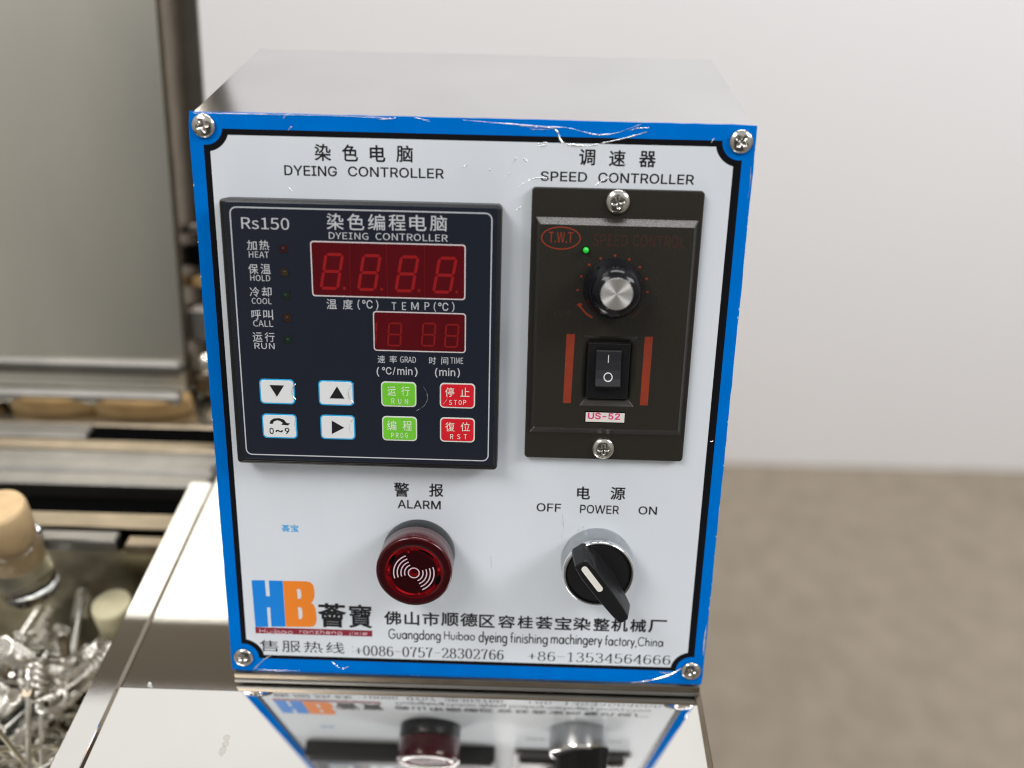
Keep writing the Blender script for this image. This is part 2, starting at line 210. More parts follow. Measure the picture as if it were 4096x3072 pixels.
CREASES = [
    ('front_panel', 0, 0.3, [(110.6, 2.16), (114.14, 2.35), (118.39, 2.34), (122.18, 2.71), (123.74, 4.03), (124.67, 6.28), (126.24, 7.52), (129.95, 7.98), (134.69, 7.96), (139.37, 6.94), (144.04, 5.83), (148.68, 4.59), (153.3, 3.12)]),
    ('front_panel', 0, 0.14, [(91.94, 0.7), (101.38, 1.29), (111.77, 1.86), (122.16, 2.26), (127.83, 2.58), (133.55, 3.89), (137.35, 4.44), (142.98, 3.81), (147.59, 2.12), (151.26, 0.68)]),
    ('front_panel', 0, 0.16, [(114.64, 3.11), (118.42, 3.16), (121.24, 3.0)]),
    ('front_panel', 0, 0.18, [(116.7, 8.75), (118.59, 8.34), (120.95, 8.1)]),
    ('front_panel', 0, 0.14, [(117.15, 7.83), (119.03, 7.33), (120.45, 7.29)]),
    ('front_panel', 0, 0.16, [(147.63, 2.8), (149.94, 2.07), (153.91, 1.75)]),
    ('front_panel', 0, 0.12, [(108.76, 14.56), (109.69, 13.29), (110.05, 12.36)]),
    ('front_panel', 0, 0.22, [(111.96, 12.54), (113.02, 12.98), (114.23, 13.64)]),
    ('front_panel', 0, 0.12, [(111.34, 21.87), (113.22, 20.41), (116.07, 19.22), (118.93, 18.78), (121.81, 18.9)]),
    ('front_panel', 0, 0.12, [(106.46, 18.7), (107.64, 17.74), (108.59, 17.49)]),
    ('front_panel', 0, 0.1, [(110.33, 29.7), (111.28, 29.2), (111.99, 28.47)]),
    ('front_panel', 0, 0.18, [(101.05, 16.41), (101.63, 16.86)]),
    ('front_panel', 0, 0.15, [(92.28, 16.02), (93.09, 15.39), (93.71, 15.19)]),
    ('front_panel', 0, 0.1, [(144.24, 17.56), (146.45, 14.49), (147.32, 13.09)]),
    ('front_panel', 0, 0.08, [(136.77, 21.01), (140.01, 18.83), (142.36, 18.07)]),
    ('front_panel', 0, 0.12, [(174.98, 6.25), (175.37, 5.33), (176.01, 4.63)]),
    ('front_panel', 0, 0.1, [(188.91, 13.48), (189.29, 19.51), (188.8, 24.21)]),
    ('front_panel', 0, 0.12, [(32.08, 1.62), (33.09, 0.47), (35.25, 0.01)]),
    ('front_panel', 0, 0.1, [(33.55, 5.44), (34.31, 4.51), (35.05, 4.04)]),
    ('front_panel', 0, 0.1, [(2.01, 0.59), (14.84, 0.43), (31.91, 0.45), (48.02, 0.35), (66.93, 0.73)]),
    ('front_panel', 0, 0.12, [(32.84, 24.24), (33.3, 24.7), (33.76, 25.17)]),
    ('front_panel', 0, 0.15, [(63.61, 1.21), (66.92, 0.95), (69.76, 0.66)]),
    ('front_panel', 0, 0.13, [(75.91, 0.39), (78.27, 0.78), (81.1, 1.4)]),
    ('front_panel', 0, 0.26, [(8.59, 215.54), (10.95, 212.92), (13.87, 209.98), (17.28, 207.78)]),
    ('front_panel', 0, 0.14, [(10.26, 215.16), (18.51, 215.37), (27.88, 215.16)]),
    ('front_panel', 0, 0.16, [(40.69, 210.6), (42.82, 212.41), (44.98, 213.6), (47.76, 212.24)]),
    ('front_panel', 0, 0.34, [(159.06, 216.15), (166.1, 215.26), (172.51, 213.45), (177.26, 211.38), (182.13, 207.75)]),
    ('front_panel', 0, 0.2, [(189.23, 202.19), (189.12, 194.78), (189.39, 188.67)]),
    ('front_panel', 0, 0.15, [(172.31, 210.61), (175.05, 210.95), (177.18, 210.44)]),
    ('front_panel', 0, 0.1, [(136.97, 149.87), (137.33, 148.73), (137.51, 148.04)]),
    ('front_panel', 0, 0.13, [(138.4, 149.54), (138.85, 148.11), (139.0, 146.97)]),
    ('front_panel', 0, 0.08, [(104.02, 161.28), (104.17, 164.18), (104.26, 166.51)]),
    ('front_panel', 0, 0.06, [(130.74, 142.73), (131.45, 147.78), (130.88, 152.92)]),
    ('front_panel', 0, 0.1, [(183.88, 111.62), (184.51, 111.97), (185.11, 111.42)]),
    ('dyeing_controller', 9.2, 0.16, [(34.29, 91.29), (33.17, 92.57), (32.76, 94.09), (33.01, 95.84), (34.15, 97.17)]),
    ('dyeing_controller', 9.2, 0.1, [(55.01, 90.45), (53.52, 91.99), (52.83, 94.01), (53.39, 96.26), (55.03, 98.08)]),
    ('dyeing_controller', 9.2, 0.08, [(33.87, 103.94), (33.2, 105.75), (33.37, 108.32), (34.06, 110.11)]),
    ('dyeing_controller', 9.2, 0.11, [(54.98, 103.17), (53.48, 104.64), (52.73, 106.98), (53.48, 109.53)]),
    ('dyeing_controller', 9, 0.04, [(79.41, 91.06), (80.59, 93.28), (80.67, 96.29), (79.12, 98.61), (76.69, 100.21)]),
    ('dyeing_controller', 9.2, 0.09, [(87.95, 94.01), (87.72, 95.52), (86.37, 97.33)]),
]

# outlines of the printed characters (1/500 em)
GLYPHS = {
    'c℃': (585, '114,203 72,214 42,243 31,284 42,326 72,356 114,367 154,356 184,326 195,284 184,243 154,214|114,239 136,245 152,261 159,284 152,307 136,324 114,330 90,324 74,307 68,284 74,261 90,245|412,-5 368,1 328,18 296,45 271,83 255,128 250,182 255,235 271,281 296,318 328,346 368,363 412,369 464,361 509,337 541,299 559,249 513,249 500,282 477,306 447,321 412,326 380,322 352,309 328,288 310,260 299,224 295,182 299,139 311,104 329,75 353,55 381,42 412,38 447,43 477,58 500,82 513,115 559,115 542,65 509,27 465,3'),
    'c位': (500, '185,329 185,293 457,293 457,329|218,255 239,141 252,40 289,51 274,149 252,263|285,414 309,335 346,346 321,424|163,17 163,-19 478,-19 478,17 374,17 427,260 387,266 367,139 339,17|143,418 109,343 67,275 19,219 41,182 90,242 90,-39 128,-39 128,301 179,408'),
    'c佛': (500, '242,415 242,346 157,346 157,313 242,313 242,247 166,247 143,116 237,116 221,66 190,21 138,-16 162,-42 221,2 255,55 272,116 334,116 334,-40 367,-40 367,116 439,116 435,59 430,38 417,33 380,35 389,4 433,4 458,15 468,50 473,135 473,149 367,149 367,215 458,215 458,346 367,346 367,415 334,415 334,346 276,346 276,415|194,215 242,215 242,188 241,149 183,149|334,215 334,149 275,149 276,188 276,215|334,313 334,247 276,247 276,313|367,313 424,313 424,247 367,247|132,418 98,343 56,275 8,219 29,182 80,244 80,-39 116,-39 116,300 168,408'),
    'c保': (500, '226,363 412,363 412,271 226,271|190,397 190,237 299,237 299,175 153,175 153,141 277,141 237,89 190,45 139,12 165,-18 237,39 299,116 299,-40 337,-40 337,118 396,39 464,-19 491,11 442,44 397,89 359,141 477,141 477,175 337,175 337,237 450,237 450,397|139,419 104,344 60,276 12,221 33,184 87,248 87,-39 123,-39 123,304 174,408'),
    'c停': (500, '234,289 398,289 398,247 234,247|199,316 199,220 434,220 434,316|155,189 155,107 188,107 188,158 442,158 442,107 476,107 476,189|282,413 302,375 163,375 163,343 476,343 476,375 342,375 316,423|199,120 199,90 297,90 297,3 295,-4 287,-6 222,-6 234,-38 315,-34 331,-21 335,2 335,90 430,90 430,120|132,419 100,345 61,276 16,220 37,183 80,238 80,-40 114,-40 114,294 166,409'),
    'c冷': (500, '25,384 62,327 90,273 126,291 96,343 57,399|19,2 56,-15 127,157 94,174 56,81|264,264 315,202 345,221 293,280|296,421 253,353 194,290 124,238 151,209 209,253 261,304 304,360 373,276 449,211 478,243 421,282 367,334 323,391 333,409|179,187 179,152 381,152 338,98 293,50 239,87 213,65 288,11 350,-41 377,-15 323,29 384,96 438,172 411,189 405,187'),
    'c加': (500, '286,358 286,-33 322,-33 322,5 419,5 419,-29 457,-29 457,358|322,41 322,322 419,322 419,41|98,414 97,325 27,325 27,289 96,289 92,215 84,146 69,84 46,30 14,-15 43,-41 78,9 102,68 118,135 128,209 133,289 209,289 201,84 190,13 173,5 119,7 130,-31 189,-31 207,-25 222,-11 238,72 245,306 245,325 134,325 135,414'),
    'c区': (500, '464,393 49,393 49,-25 476,-25 476,11 86,11 86,357 464,357|130,293 252,185 185,124 113,75 143,46 213,98 279,160 386,46 417,73 305,187 356,251 401,319 366,333 325,270 278,211 157,315'),
    'c却': (500, '296,390 296,-40 332,-40 332,355 423,355 423,87 421,80 415,78 359,78 371,39 413,40 441,47 456,61 460,86 460,390|53,4 90,15 226,41 240,-1 272,15 248,80 213,152 183,139 215,72 95,52 131,117 164,190 264,190 264,225 170,225 170,307 250,307 250,343 170,343 170,420 134,420 134,343 46,343 46,307 134,307 134,225 30,225 30,190 122,190 91,114 67,69 53,49 40,39'),
    'c厂': (500, '73,385 73,236 70,153 55,64 20,-17 55,-39 92,49 108,146 112,236 112,346 468,346 468,385'),
    'c叫': (500, '252,53 286,67 407,100 407,-41 446,-41 446,416 407,416 407,134 300,110 300,375 262,375 262,124 251,98 234,84|48,375 48,40 83,40 83,86 206,86 206,375|83,340 170,340 170,121 83,121'),
    'c呼': (500, '423,330 375,203 405,192 459,319|200,312 224,251 238,194 272,205 256,262 231,323|434,411 320,388 183,373 194,342 308,353 308,176 180,176 180,141 308,141 308,9 305,0 296,-3 228,-2 241,-39 293,-37 324,-32 341,-18 346,9 346,141 479,141 479,176 346,176 346,358 460,380|38,368 38,52 71,52 71,99 159,99 159,368|71,333 125,333 125,134 71,134'),
    'c售': (500, '125,421 78,340 16,274 43,246 88,294 88,128 125,128 125,148 451,148 451,177 290,177 290,215 417,215 417,241 290,241 290,275 416,275 416,303 290,303 290,337 440,337 440,365 296,365 267,421 233,411 256,365 137,365 160,410|87,112 87,-41 124,-41 124,-17 383,-17 383,-41 422,-41 422,112|124,14 124,80 383,80 383,14|253,275 253,241 125,241 125,275|253,303 125,303 125,337 253,337|253,215 253,177 125,177 125,215'),
    'c器': (500, '98,365 183,365 183,295 98,295|311,365 401,365 401,295 311,295|307,242 370,210 226,210 256,259 219,266 219,398 64,398 64,262 216,262 182,210 26,210 26,177 149,177 90,134 15,99 36,71 64,83 64,-40 99,-40 99,-26 183,-26 183,-37 219,-37 219,115 123,115 164,144 198,177 291,177 327,143 370,115 278,115 278,-40 312,-40 312,-26 401,-26 401,-37 438,-37 438,82 462,74 486,104 406,133 338,177 475,177 475,210 387,210 401,225 367,245 327,262|277,398 277,262 438,262 438,398|99,8 99,82 183,82 183,8|312,8 312,82 401,82 401,8'),
    'c宝': (500, '307,86 387,14 414,36 334,105|215,415 242,358 42,358 42,252 79,252 79,322 420,322 420,260 81,260 81,225 229,225 229,146 94,146 94,111 229,111 229,10 33,10 33,-26 468,-26 468,10 269,10 269,111 409,111 409,146 269,146 269,225 420,225 420,252 458,252 458,358 285,358 252,424'),
    'c容': (500, '166,316 111,264 45,222 71,193 141,242 201,305|294,294 365,244 423,194 450,219 391,268 319,316|248,272 188,202 108,144 19,101 43,71 110,104 110,-41 147,-41 147,-24 353,-24 353,-39 391,-39 391,110 456,77 480,109 402,144 332,188 271,245 280,258|147,10 147,94 353,94 353,10|149,128 204,170 251,218 303,168 360,128|217,415 237,374 42,374 42,283 78,283 78,340 421,340 421,283 459,283 459,374 281,374 255,424'),
    'c寶': (500, '129,119 377,119 377,95 129,95|129,73 377,73 377,49 129,49|129,164 377,164 377,141 129,141|221,415 234,387 37,387 37,317 68,317 68,305 133,305 133,281 74,281 74,259 133,259 133,234 45,229 48,202 233,215 234,240 165,236 165,259 224,259 224,281 165,281 165,305 232,305 232,329 71,329 71,356 428,356 428,317 464,317 464,387 277,387 257,424|258,252 258,205 436,205 436,252 407,252 407,227 362,227 362,260 452,260 452,282 362,282 362,305 426,305 426,327 301,327 312,346 284,351 266,322 240,295 260,282 241,282 241,260 330,260 330,227 286,227 286,252|266,282 286,305 330,305 330,282|284,10 437,-41 470,-18 329,26 415,26 415,188 93,188 93,26 171,26 104,3 27,-14 50,-40 135,-19 212,11 188,26 303,26'),
    'c山': (500, '54,316 54,-1 408,-1 408,-38 447,-38 447,317 408,317 408,37 269,37 269,415 230,415 230,37 93,37 93,316'),
    'c市': (500, '207,413 240,347 26,347 26,310 229,310 229,242 74,242 74,18 112,18 112,206 229,206 229,-39 268,-39 268,206 393,206 393,66 390,59 381,56 308,57 321,20 375,21 410,27 426,40 431,66 431,242 268,242 268,310 476,310 476,347 275,347 282,349 243,424'),
    'c度': (500, '193,322 193,279 113,279 113,248 193,248 193,165 388,165 388,248 469,248 469,279 388,279 388,322 351,322 351,279 229,279 229,322|351,248 351,195 229,195 229,248|379,102 339,67 290,39 241,67 204,102|120,133 120,102 185,102 168,95 203,56 249,24 175,5 96,-5 111,-37 203,-22 288,4 368,-24 459,-40 481,-8 402,4 330,23 371,49 406,82 434,122 410,134 404,133|237,414 257,371 63,371 63,234 61,151 48,61 19,-23 52,-40 83,49 97,145 101,235 101,335 474,335 474,371 299,371 274,423'),
    'c復': (500, '249,220 407,220 407,186 249,186|249,279 407,279 407,245 249,245|122,420 76,364 16,315 37,288 102,343 156,407|134,318 78,241 11,179 32,146 89,199 89,-42 124,-42 124,241 155,286 187,265 215,300 215,160 266,160 218,104 157,62 184,38 241,81 266,52 295,27 227,4 154,-10 170,-41 252,-22 327,7 390,-22 464,-40 486,-8 420,5 361,26 408,65 443,116 420,127 413,126 282,126 305,159 303,160 442,160 442,305 219,305 239,338 474,338 474,370 255,370 273,412 236,421 203,349 158,290 168,306|266,98 392,98 363,68 328,44 293,69'),
    'c德': (500, '159,155 159,124 481,124 481,155|285,110 321,46 350,59 312,120|233,85 233,9 237,-17 253,-30 286,-34 360,-34 386,-28 400,-8 407,32 377,44 374,13 368,-1 356,-4 289,-4 270,-1 267,10 267,85|184,88 165,39 139,-6 169,-22 194,25 213,77|402,82 431,31 451,-16 482,-3 430,93|374,284 428,284 428,216 374,216|294,284 347,284 347,216 294,216|216,284 267,284 267,216 216,216|122,420 74,362 17,310 37,280 99,339 156,406|303,422 299,379 164,379 164,348 295,348 289,312 186,312 186,187 460,187 460,312 324,312 331,348 478,348 478,379 336,379 342,420|131,312 78,227 14,157 37,123 88,181 88,-40 123,-40 123,230 165,300'),
    'c报': (500, '212,403 212,-39 249,-39 249,198 264,198 298,122 342,56 300,17 252,-14 277,-41 325,-10 366,28 408,-10 456,-39 482,-7 433,20 390,57 436,136 464,225 440,233 433,232 249,232 249,368 409,368 405,318 398,297 377,293 301,296 312,265 393,264 414,267 429,277 441,310 448,387 448,403|300,198 419,198 397,139 365,85 328,138|95,420 95,319 24,319 24,282 95,282 95,176 16,156 26,117 95,137 95,7 92,-2 83,-5 22,-4 34,-40 83,-39 112,-33 128,-20 133,7 133,149 193,167 189,203 133,187 133,282 190,282 190,319 133,319 133,420'),
    'c整': (500, '106,89 106,6 24,6 24,-27 478,-27 478,6 268,6 268,47 412,47 412,76 268,76 268,115 445,115 445,147 57,147 57,115 231,115 231,6 142,6 142,89|43,335 43,248 117,248 72,209 20,181 42,157 87,184 128,222 128,161 161,161 161,226 228,182 244,204 176,246 161,229 161,248 244,248 244,335 161,335 161,360 257,360 257,389 161,389 161,420 128,420 128,389 29,389 29,360 128,360 128,335|74,310 128,310 128,273 74,273|161,310 212,310 212,273 161,273|321,333 408,333 391,292 368,257 340,294|320,420 291,349 248,293 273,267 303,303 321,268 346,235 301,205 248,183 270,155 323,180 368,211 409,179 460,154 481,183 431,205 391,234 422,278 444,333 476,333 476,364 336,364 354,413'),
    'c时': (500, '237,226 314,104 347,123 268,243|162,201 162,87 77,87 77,201|162,235 77,235 77,344 162,344|41,378 41,13 77,13 77,53 197,53 197,378|382,418 382,320 220,320 220,283 382,283 382,16 379,6 368,3 281,4 295,-35 357,-34 395,-28 414,-14 420,16 420,283 481,283 481,320 420,320 420,418'),
    'c服': (500, '54,402 54,222 52,141 42,55 17,-23 48,-41 73,40 85,130 165,130 165,6 162,-2 155,-4 105,-4 115,-40 156,-39 182,-33 196,-19 200,5 200,402|88,367 165,367 165,285 88,285|88,250 165,250 165,165 87,165 88,222|429,196 408,136 379,83 348,136 324,196|244,400 244,-40 279,-40 279,196 292,196 320,121 358,55 321,18 281,-10 303,-37 343,-9 380,27 417,-11 461,-41 485,-12 440,17 401,55 443,130 471,224 449,232 442,230 279,230 279,365 420,365 420,304 418,297 410,296 345,296 357,264 405,265 436,269 452,281 456,303 456,400'),
    'c机': (500, '249,392 249,231 248,182 242,131 230,79 208,29 175,-16 203,-40 239,9 263,63 277,121 284,178 286,231 286,356 380,356 380,34 382,-9 391,-26 420,-35 445,-35 472,-28 480,-18 486,0 490,78 461,94 459,23 454,4 444,0 429,0 420,3 417,31 417,392|109,420 109,313 26,313 26,277 104,277 66,172 14,88 34,54 74,119 109,203 109,-40 146,-40 146,190 199,117 222,148 146,232 146,277 220,277 220,313 146,313 146,420'),
    'c染': (500, '22,320 108,283 124,312 39,345|57,392 142,354 158,382 72,416|35,192 62,166 148,259 126,282|231,199 231,145 29,145 29,112 198,112 146,65 84,27 18,-1 43,-32 112,1 177,47 231,101 231,-40 269,-40 269,99 323,46 387,3 457,-29 482,3 414,29 352,66 301,112 473,112 473,145 269,145 269,199|258,420 254,365 172,365 172,331 249,331 227,273 190,231 135,201 161,173 221,210 262,262 286,331 354,331 354,241 356,210 365,196 397,187 427,187 455,192 465,199 472,211 478,267 446,284 443,234 437,221 423,219 405,219 394,221 391,239 391,365 292,365 296,421'),
    'c桂': (500, '95,420 95,324 29,324 29,289 91,289 57,184 12,99 31,62 65,126 95,207 95,-40 129,-40 129,221 165,152 188,179 129,268 129,289 190,289 190,324 129,324 129,420|310,418 310,352 207,352 207,318 310,318 310,244 189,244 189,209 475,209 475,244 348,244 348,318 451,318 451,352 348,352 348,418|310,190 310,132 199,132 199,97 310,97 310,15 165,15 165,-21 480,-21 480,15 348,15 348,97 458,97 458,132 348,132 348,190'),
    'c械': (500, '391,395 436,338 462,355 415,409|441,252 421,181 396,118 376,292 475,292 475,326 375,326 373,420 338,420 340,326 186,326 186,292 342,292 353,172 370,73 330,25 283,-15 309,-36 347,-3 380,35 396,-5 415,-29 437,-38 460,-30 474,-1 482,53 455,72 450,15 441,-4 423,16 405,71 444,152 472,247|213,266 213,180 183,180 183,147 213,147 207,95 191,44 161,-3 186,-22 219,30 236,88 243,147 280,147 280,14 310,14 310,147 338,147 338,180 310,180 310,266 280,266 280,180 243,180 243,266|89,420 89,314 31,314 31,279 89,279 89,278 59,173 16,88 36,53 64,108 89,178 89,-40 124,-40 124,218 153,161 174,189 124,264 124,279 169,279 169,314 124,314 124,420'),
    'c止': (500, '94,310 94,22 25,22 25,-15 475,-15 475,22 289,22 289,215 453,215 453,252 289,252 289,419 250,419 250,22 133,22 133,310'),
    'c温': (500, '223,288 394,288 394,239 223,239|223,366 394,366 394,318 223,318|188,398 188,207 430,207 430,398|49,387 99,361 140,333 161,364 119,390 69,414|19,251 70,225 112,197 132,227 90,254 39,278|32,-8 64,-32 150,131 122,153 76,66|128,8 128,-26 481,-26 481,8 447,8 447,164 171,164 171,8|205,8 205,131 254,131 254,8|283,8 283,131 332,131 332,8|362,8 362,131 412,131 412,8'),
    'c源': (500, '269,204 422,204 422,160 269,160|269,275 422,275 422,232 269,232|252,103 226,53 193,10 223,-10 256,38 286,93|394,94 449,-5 484,11 427,107|44,389 127,331 150,361 66,415|19,254 104,200 126,230 41,280|30,-12 63,-33 136,129 106,150|169,396 169,259 165,168 148,71 107,-18 138,-38 182,57 201,161 206,259 206,362 476,362 476,396|325,355 311,304 235,304 235,131 325,131 325,0 317,-8 265,-8 275,-40 317,-39 344,-35 357,-23 361,-1 361,131 457,131 457,304 347,304 367,346'),
    'c热': (500, '172,56 182,-37 219,-32 206,59|275,57 305,-36 342,-28 310,63|378,59 416,7 444,-42 479,-26 411,73|87,70 57,18 22,-27 57,-41 92,6 122,61|108,420 108,350 33,350 33,315 108,315 108,238 23,216 32,180 108,202 108,126 106,119 99,118 49,118 60,84 100,85 126,91 139,103 143,126 143,212 207,230 203,264 143,248 143,315 202,315 202,350 143,350 143,420|283,421 282,348 214,348 214,316 281,316 271,229 229,253 211,227 261,196 244,162 218,133 184,110 208,83 245,108 272,139 292,176 351,132 370,162 302,209 316,316 384,316 383,234 386,169 395,120 412,91 441,81 465,87 479,109 486,154 457,169 452,126 443,114 424,139 418,217 420,348 318,348 319,421'),
    'c率': (500, '415,322 344,258 371,239 446,303|28,169 47,139 160,197 152,226|43,300 118,241 145,264 68,320|339,204 437,133 465,156 419,190 365,224|26,101 26,66 230,66 230,-40 270,-40 270,66 475,66 475,101 270,101 270,142 230,142 230,101|218,414 241,375 36,375 36,341 219,341 181,290 159,274 169,242 245,252 190,200 167,182 149,175 159,142 318,162 332,135 362,149 337,190 304,233 275,222 300,190 212,182 277,240 340,308 309,325 275,284 211,280 258,341 471,341 471,375 285,375 254,424'),
    'c电': (500, '226,204 226,132 102,132 102,204|266,204 394,204 394,132 266,132|226,239 102,239 102,311 226,311|266,239 266,311 394,311 394,239|63,348 63,65 102,65 102,96 226,96 226,43 228,12 235,-9 249,-22 269,-29 299,-32 409,-32 436,-28 456,-17 468,2 476,31 481,71 444,88 439,38 428,13 407,7 301,7 278,9 268,20 266,42 266,96 433,96 433,348 266,348 266,419 226,419 226,348'),
    'c程': (500, '266,367 417,367 417,275 266,275|231,399 231,242 454,242 454,399|224,105 224,72 322,72 322,7 191,7 191,-27 482,-27 482,7 359,7 359,72 460,72 460,105 359,105 359,165 471,165 471,198 213,198 213,165 322,165 322,105|181,413 108,390 22,372 33,344 106,356 106,279 25,279 25,244 101,244 62,157 14,86 34,52 72,110 106,183 106,-39 143,-39 143,177 189,115 211,144 143,213 143,244 206,244 206,279 143,279 143,365 207,384'),
    'c线': (500, '27,27 35,-9 199,40 194,72|352,390 425,345 447,368 374,411|36,212 116,226 65,159 44,136 27,126 39,91 72,102 192,128 192,159 93,141 149,215 201,296 169,315 138,260 74,253 117,324 155,402 120,419 82,332 52,278 37,257 24,247|444,175 408,129 364,89 344,184 472,208 466,241 340,217 333,283 458,302 452,335 331,317 329,421 292,421 296,312 217,300 223,266 298,278 304,211 207,193 213,159 309,177 333,67 265,28 191,0 214,-31 282,-3 346,33 368,-6 396,-30 429,-39 456,-32 472,-10 482,34 454,54 447,9 433,-2 412,5 393,24 377,55 431,104 475,160'),
    'c编': (500, '20,27 29,-8 173,52 166,82|31,212 103,225 58,158 39,135 23,124 34,91 64,102 170,128 167,159 84,141 135,216 182,299 152,316 123,259 67,252 108,326 144,408 108,420 74,332 46,277 32,256 19,246|312,175 312,101 271,101 271,175|338,175 373,175 373,101 338,101|241,206 241,-36 271,-36 271,72 312,72 312,-24 338,-24 338,72 373,72 373,-23 399,-23 399,72 436,72 436,-4 431,-9 407,-8 416,-37 454,-31 463,-21 465,-4 465,207 436,206|399,175 436,175 436,101 399,101|303,413 324,366 207,366 207,258 204,172 190,77 157,-11 186,-32 221,59 237,158 242,249 460,249 460,366 365,366 338,423|242,334 425,334 425,281 242,281'),
    'c脑': (500, '366,297 332,197 274,272 250,254 316,165 284,112 246,69 271,44 306,85 337,134 379,61 406,82 354,167 398,290|286,410 319,344 191,344 191,308 472,308 472,344 345,344 357,348 320,420|423,271 423,23 239,23 239,269 204,269 204,-13 423,-13 423,-39 458,-39 458,271|142,372 142,285 78,285 78,372|45,403 45,218 43,139 35,55 14,-22 42,-42 65,42 76,136 142,136 142,5 141,-1 135,-3 98,-3 109,-36 140,-35 161,-30 171,-17 175,4 175,403|142,252 142,169 77,169 78,218 78,252'),
    'c色': (500, '237,246 237,160 122,160 122,246|274,246 393,246 393,160 274,160|299,343 247,282 115,282 169,343|177,422 134,357 80,300 20,256 41,221 85,255 85,41 88,11 99,-10 118,-23 148,-30 189,-32 383,-32 421,-29 447,-19 464,0 475,29 482,69 445,83 437,33 419,9 382,3 187,3 145,6 126,17 122,40 122,124 393,124 393,101 431,101 431,282 293,282 356,361 332,379 324,376 192,376 211,409'),
    'c荟': (500, '322,420 322,375 176,375 176,420 139,420 139,375 27,375 27,340 139,340 139,292 176,292 176,340 322,340 322,292 359,292 359,340 474,340 474,375 359,375 359,420|249,273 299,235 363,198 142,198 199,233|251,326 191,271 111,223 18,184 43,152 137,195 137,164 364,164 364,197 457,158 482,190 401,218 328,255 271,295 285,311|82,-34 144,-26 395,-11 424,-44 453,-22 404,30 343,83 315,63 364,20 140,8 228,88 462,89 462,123 41,123 41,88 176,88 105,23 70,4'),
    'c薈': (500, '139,190 172,146 109,146 109,203 233,203 233,146 180,146 197,156 161,202|265,203 332,203 300,154 317,146 265,146|336,203 392,203 392,146 323,146 359,192|245,354 185,306 106,269 19,243 40,215 75,225 75,122 427,122 427,227 80,227 171,264 171,249 329,249 329,266 395,239 462,220 485,249 405,268 329,298 270,334 277,342|318,420 318,387 180,387 180,420 143,420 143,387 29,387 29,356 143,356 143,328 180,328 180,356 318,356 318,328 355,328 355,356 472,356 472,387 355,387 355,420|185,271 249,314 317,271|135,28 369,28 369,1 135,1|135,49 135,77 369,77 369,49|99,100 99,-39 135,-39 135,-23 369,-23 369,-38 406,-38 406,100'),
    'c行': (500, '218,390 218,354 464,354 464,390|134,421 82,363 18,311 40,281 109,339 170,406|196,252 196,216 364,216 364,9 361,0 351,-3 273,-2 285,-39 344,-38 380,-33 397,-19 402,8 402,216 478,216 478,252|154,313 89,230 13,161 39,130 96,182 96,-42 133,-42 133,223 189,300'),
    'c警': (500, '96,98 96,76 406,76 406,98|96,141 96,119 406,119 406,141|93,54 93,-40 128,-40 128,-26 374,-26 374,-40 410,-40 410,54|128,-3 128,31 374,31 374,-3|221,215 235,189 35,189 35,163 465,163 465,189 274,189 254,224|75,359 53,321 16,287 39,267 59,284 59,216 86,216 86,229 162,229 167,210 202,210 225,220 235,251 242,327 243,340 99,340 105,354 99,355 119,355 119,373 174,373 174,355 207,355 207,373 264,373 264,398 207,398 207,420 174,420 174,398 119,398 119,420 86,420 86,398 27,398 27,373 86,373 86,357|319,421 289,360 245,312 271,292 303,327 343,273 305,252 262,237 281,210 327,228 366,252 410,224 460,205 481,233 432,249 391,273 419,308 440,352 475,352 475,379 335,379 349,414|406,352 389,319 367,292 341,320 322,352|210,317 204,261 198,239 188,235 175,235 175,301 74,301 86,317|86,280 147,280 147,250 86,250'),
    'c调': (500, '53,386 95,346 128,308 155,334 77,409|22,263 22,227 92,227 92,54 82,20 64,-1 88,-26 173,46 160,12 142,-20 169,-40 205,39 221,127 225,211 225,364 428,364 428,6 426,-2 418,-5 362,-4 374,-39 417,-38 444,-33 458,-19 462,5 462,398 192,398 192,211 189,135 176,57 165,82 128,54 128,263|310,349 310,307 256,307 256,278 310,278 310,227 245,227 245,199 409,199 409,227 341,227 341,278 397,278 397,307 341,307 341,349|256,158 256,18 285,18 285,41 391,41 391,158|285,130 362,130 362,69 285,69'),
    'c运': (500, '190,389 190,353 442,353 442,389|34,369 123,302 149,329 59,393|188,60 235,68 413,85 432,47 466,64 375,216 344,202 395,117 230,105 269,169 303,239 478,239 478,275 157,275 157,239 258,239 226,169 202,127 188,107 175,98|126,245 21,245 21,210 90,210 90,51 55,28 19,-8 45,-42 81,2 111,21 132,11 160,-8 220,-30 299,-36 472,-31 484,11 300,1 226,5 168,26 126,53'),
    'c速': (500, '34,380 77,336 112,294 142,316 106,357 62,400|133,242 24,242 24,207 97,207 97,50 60,29 21,-5 45,-36 83,4 116,22 136,13 164,-6 223,-25 300,-31 471,-25 481,12 301,4 228,7 172,25 133,49|214,264 294,264 294,200 214,200|330,264 414,264 414,200 330,200|294,420 294,368 159,368 159,336 294,336 294,294 179,294 179,170 277,170 221,110 153,68 178,39 239,82 294,142 294,25 330,25 330,141 392,92 440,48 464,73 410,120 342,170 450,170 450,294 330,294 330,336 473,336 473,368 330,368 330,420'),
    'c间': (500, '46,308 46,-40 84,-40 84,308|53,396 114,322 145,342 118,378 82,414|190,148 310,148 310,80 190,80|190,246 310,246 310,179 190,179|156,277 156,49 345,49 345,277|176,392 176,357 418,357 418,6 416,-1 410,-4 362,-3 374,-38 413,-37 439,-32 453,-18 457,6 457,392'),
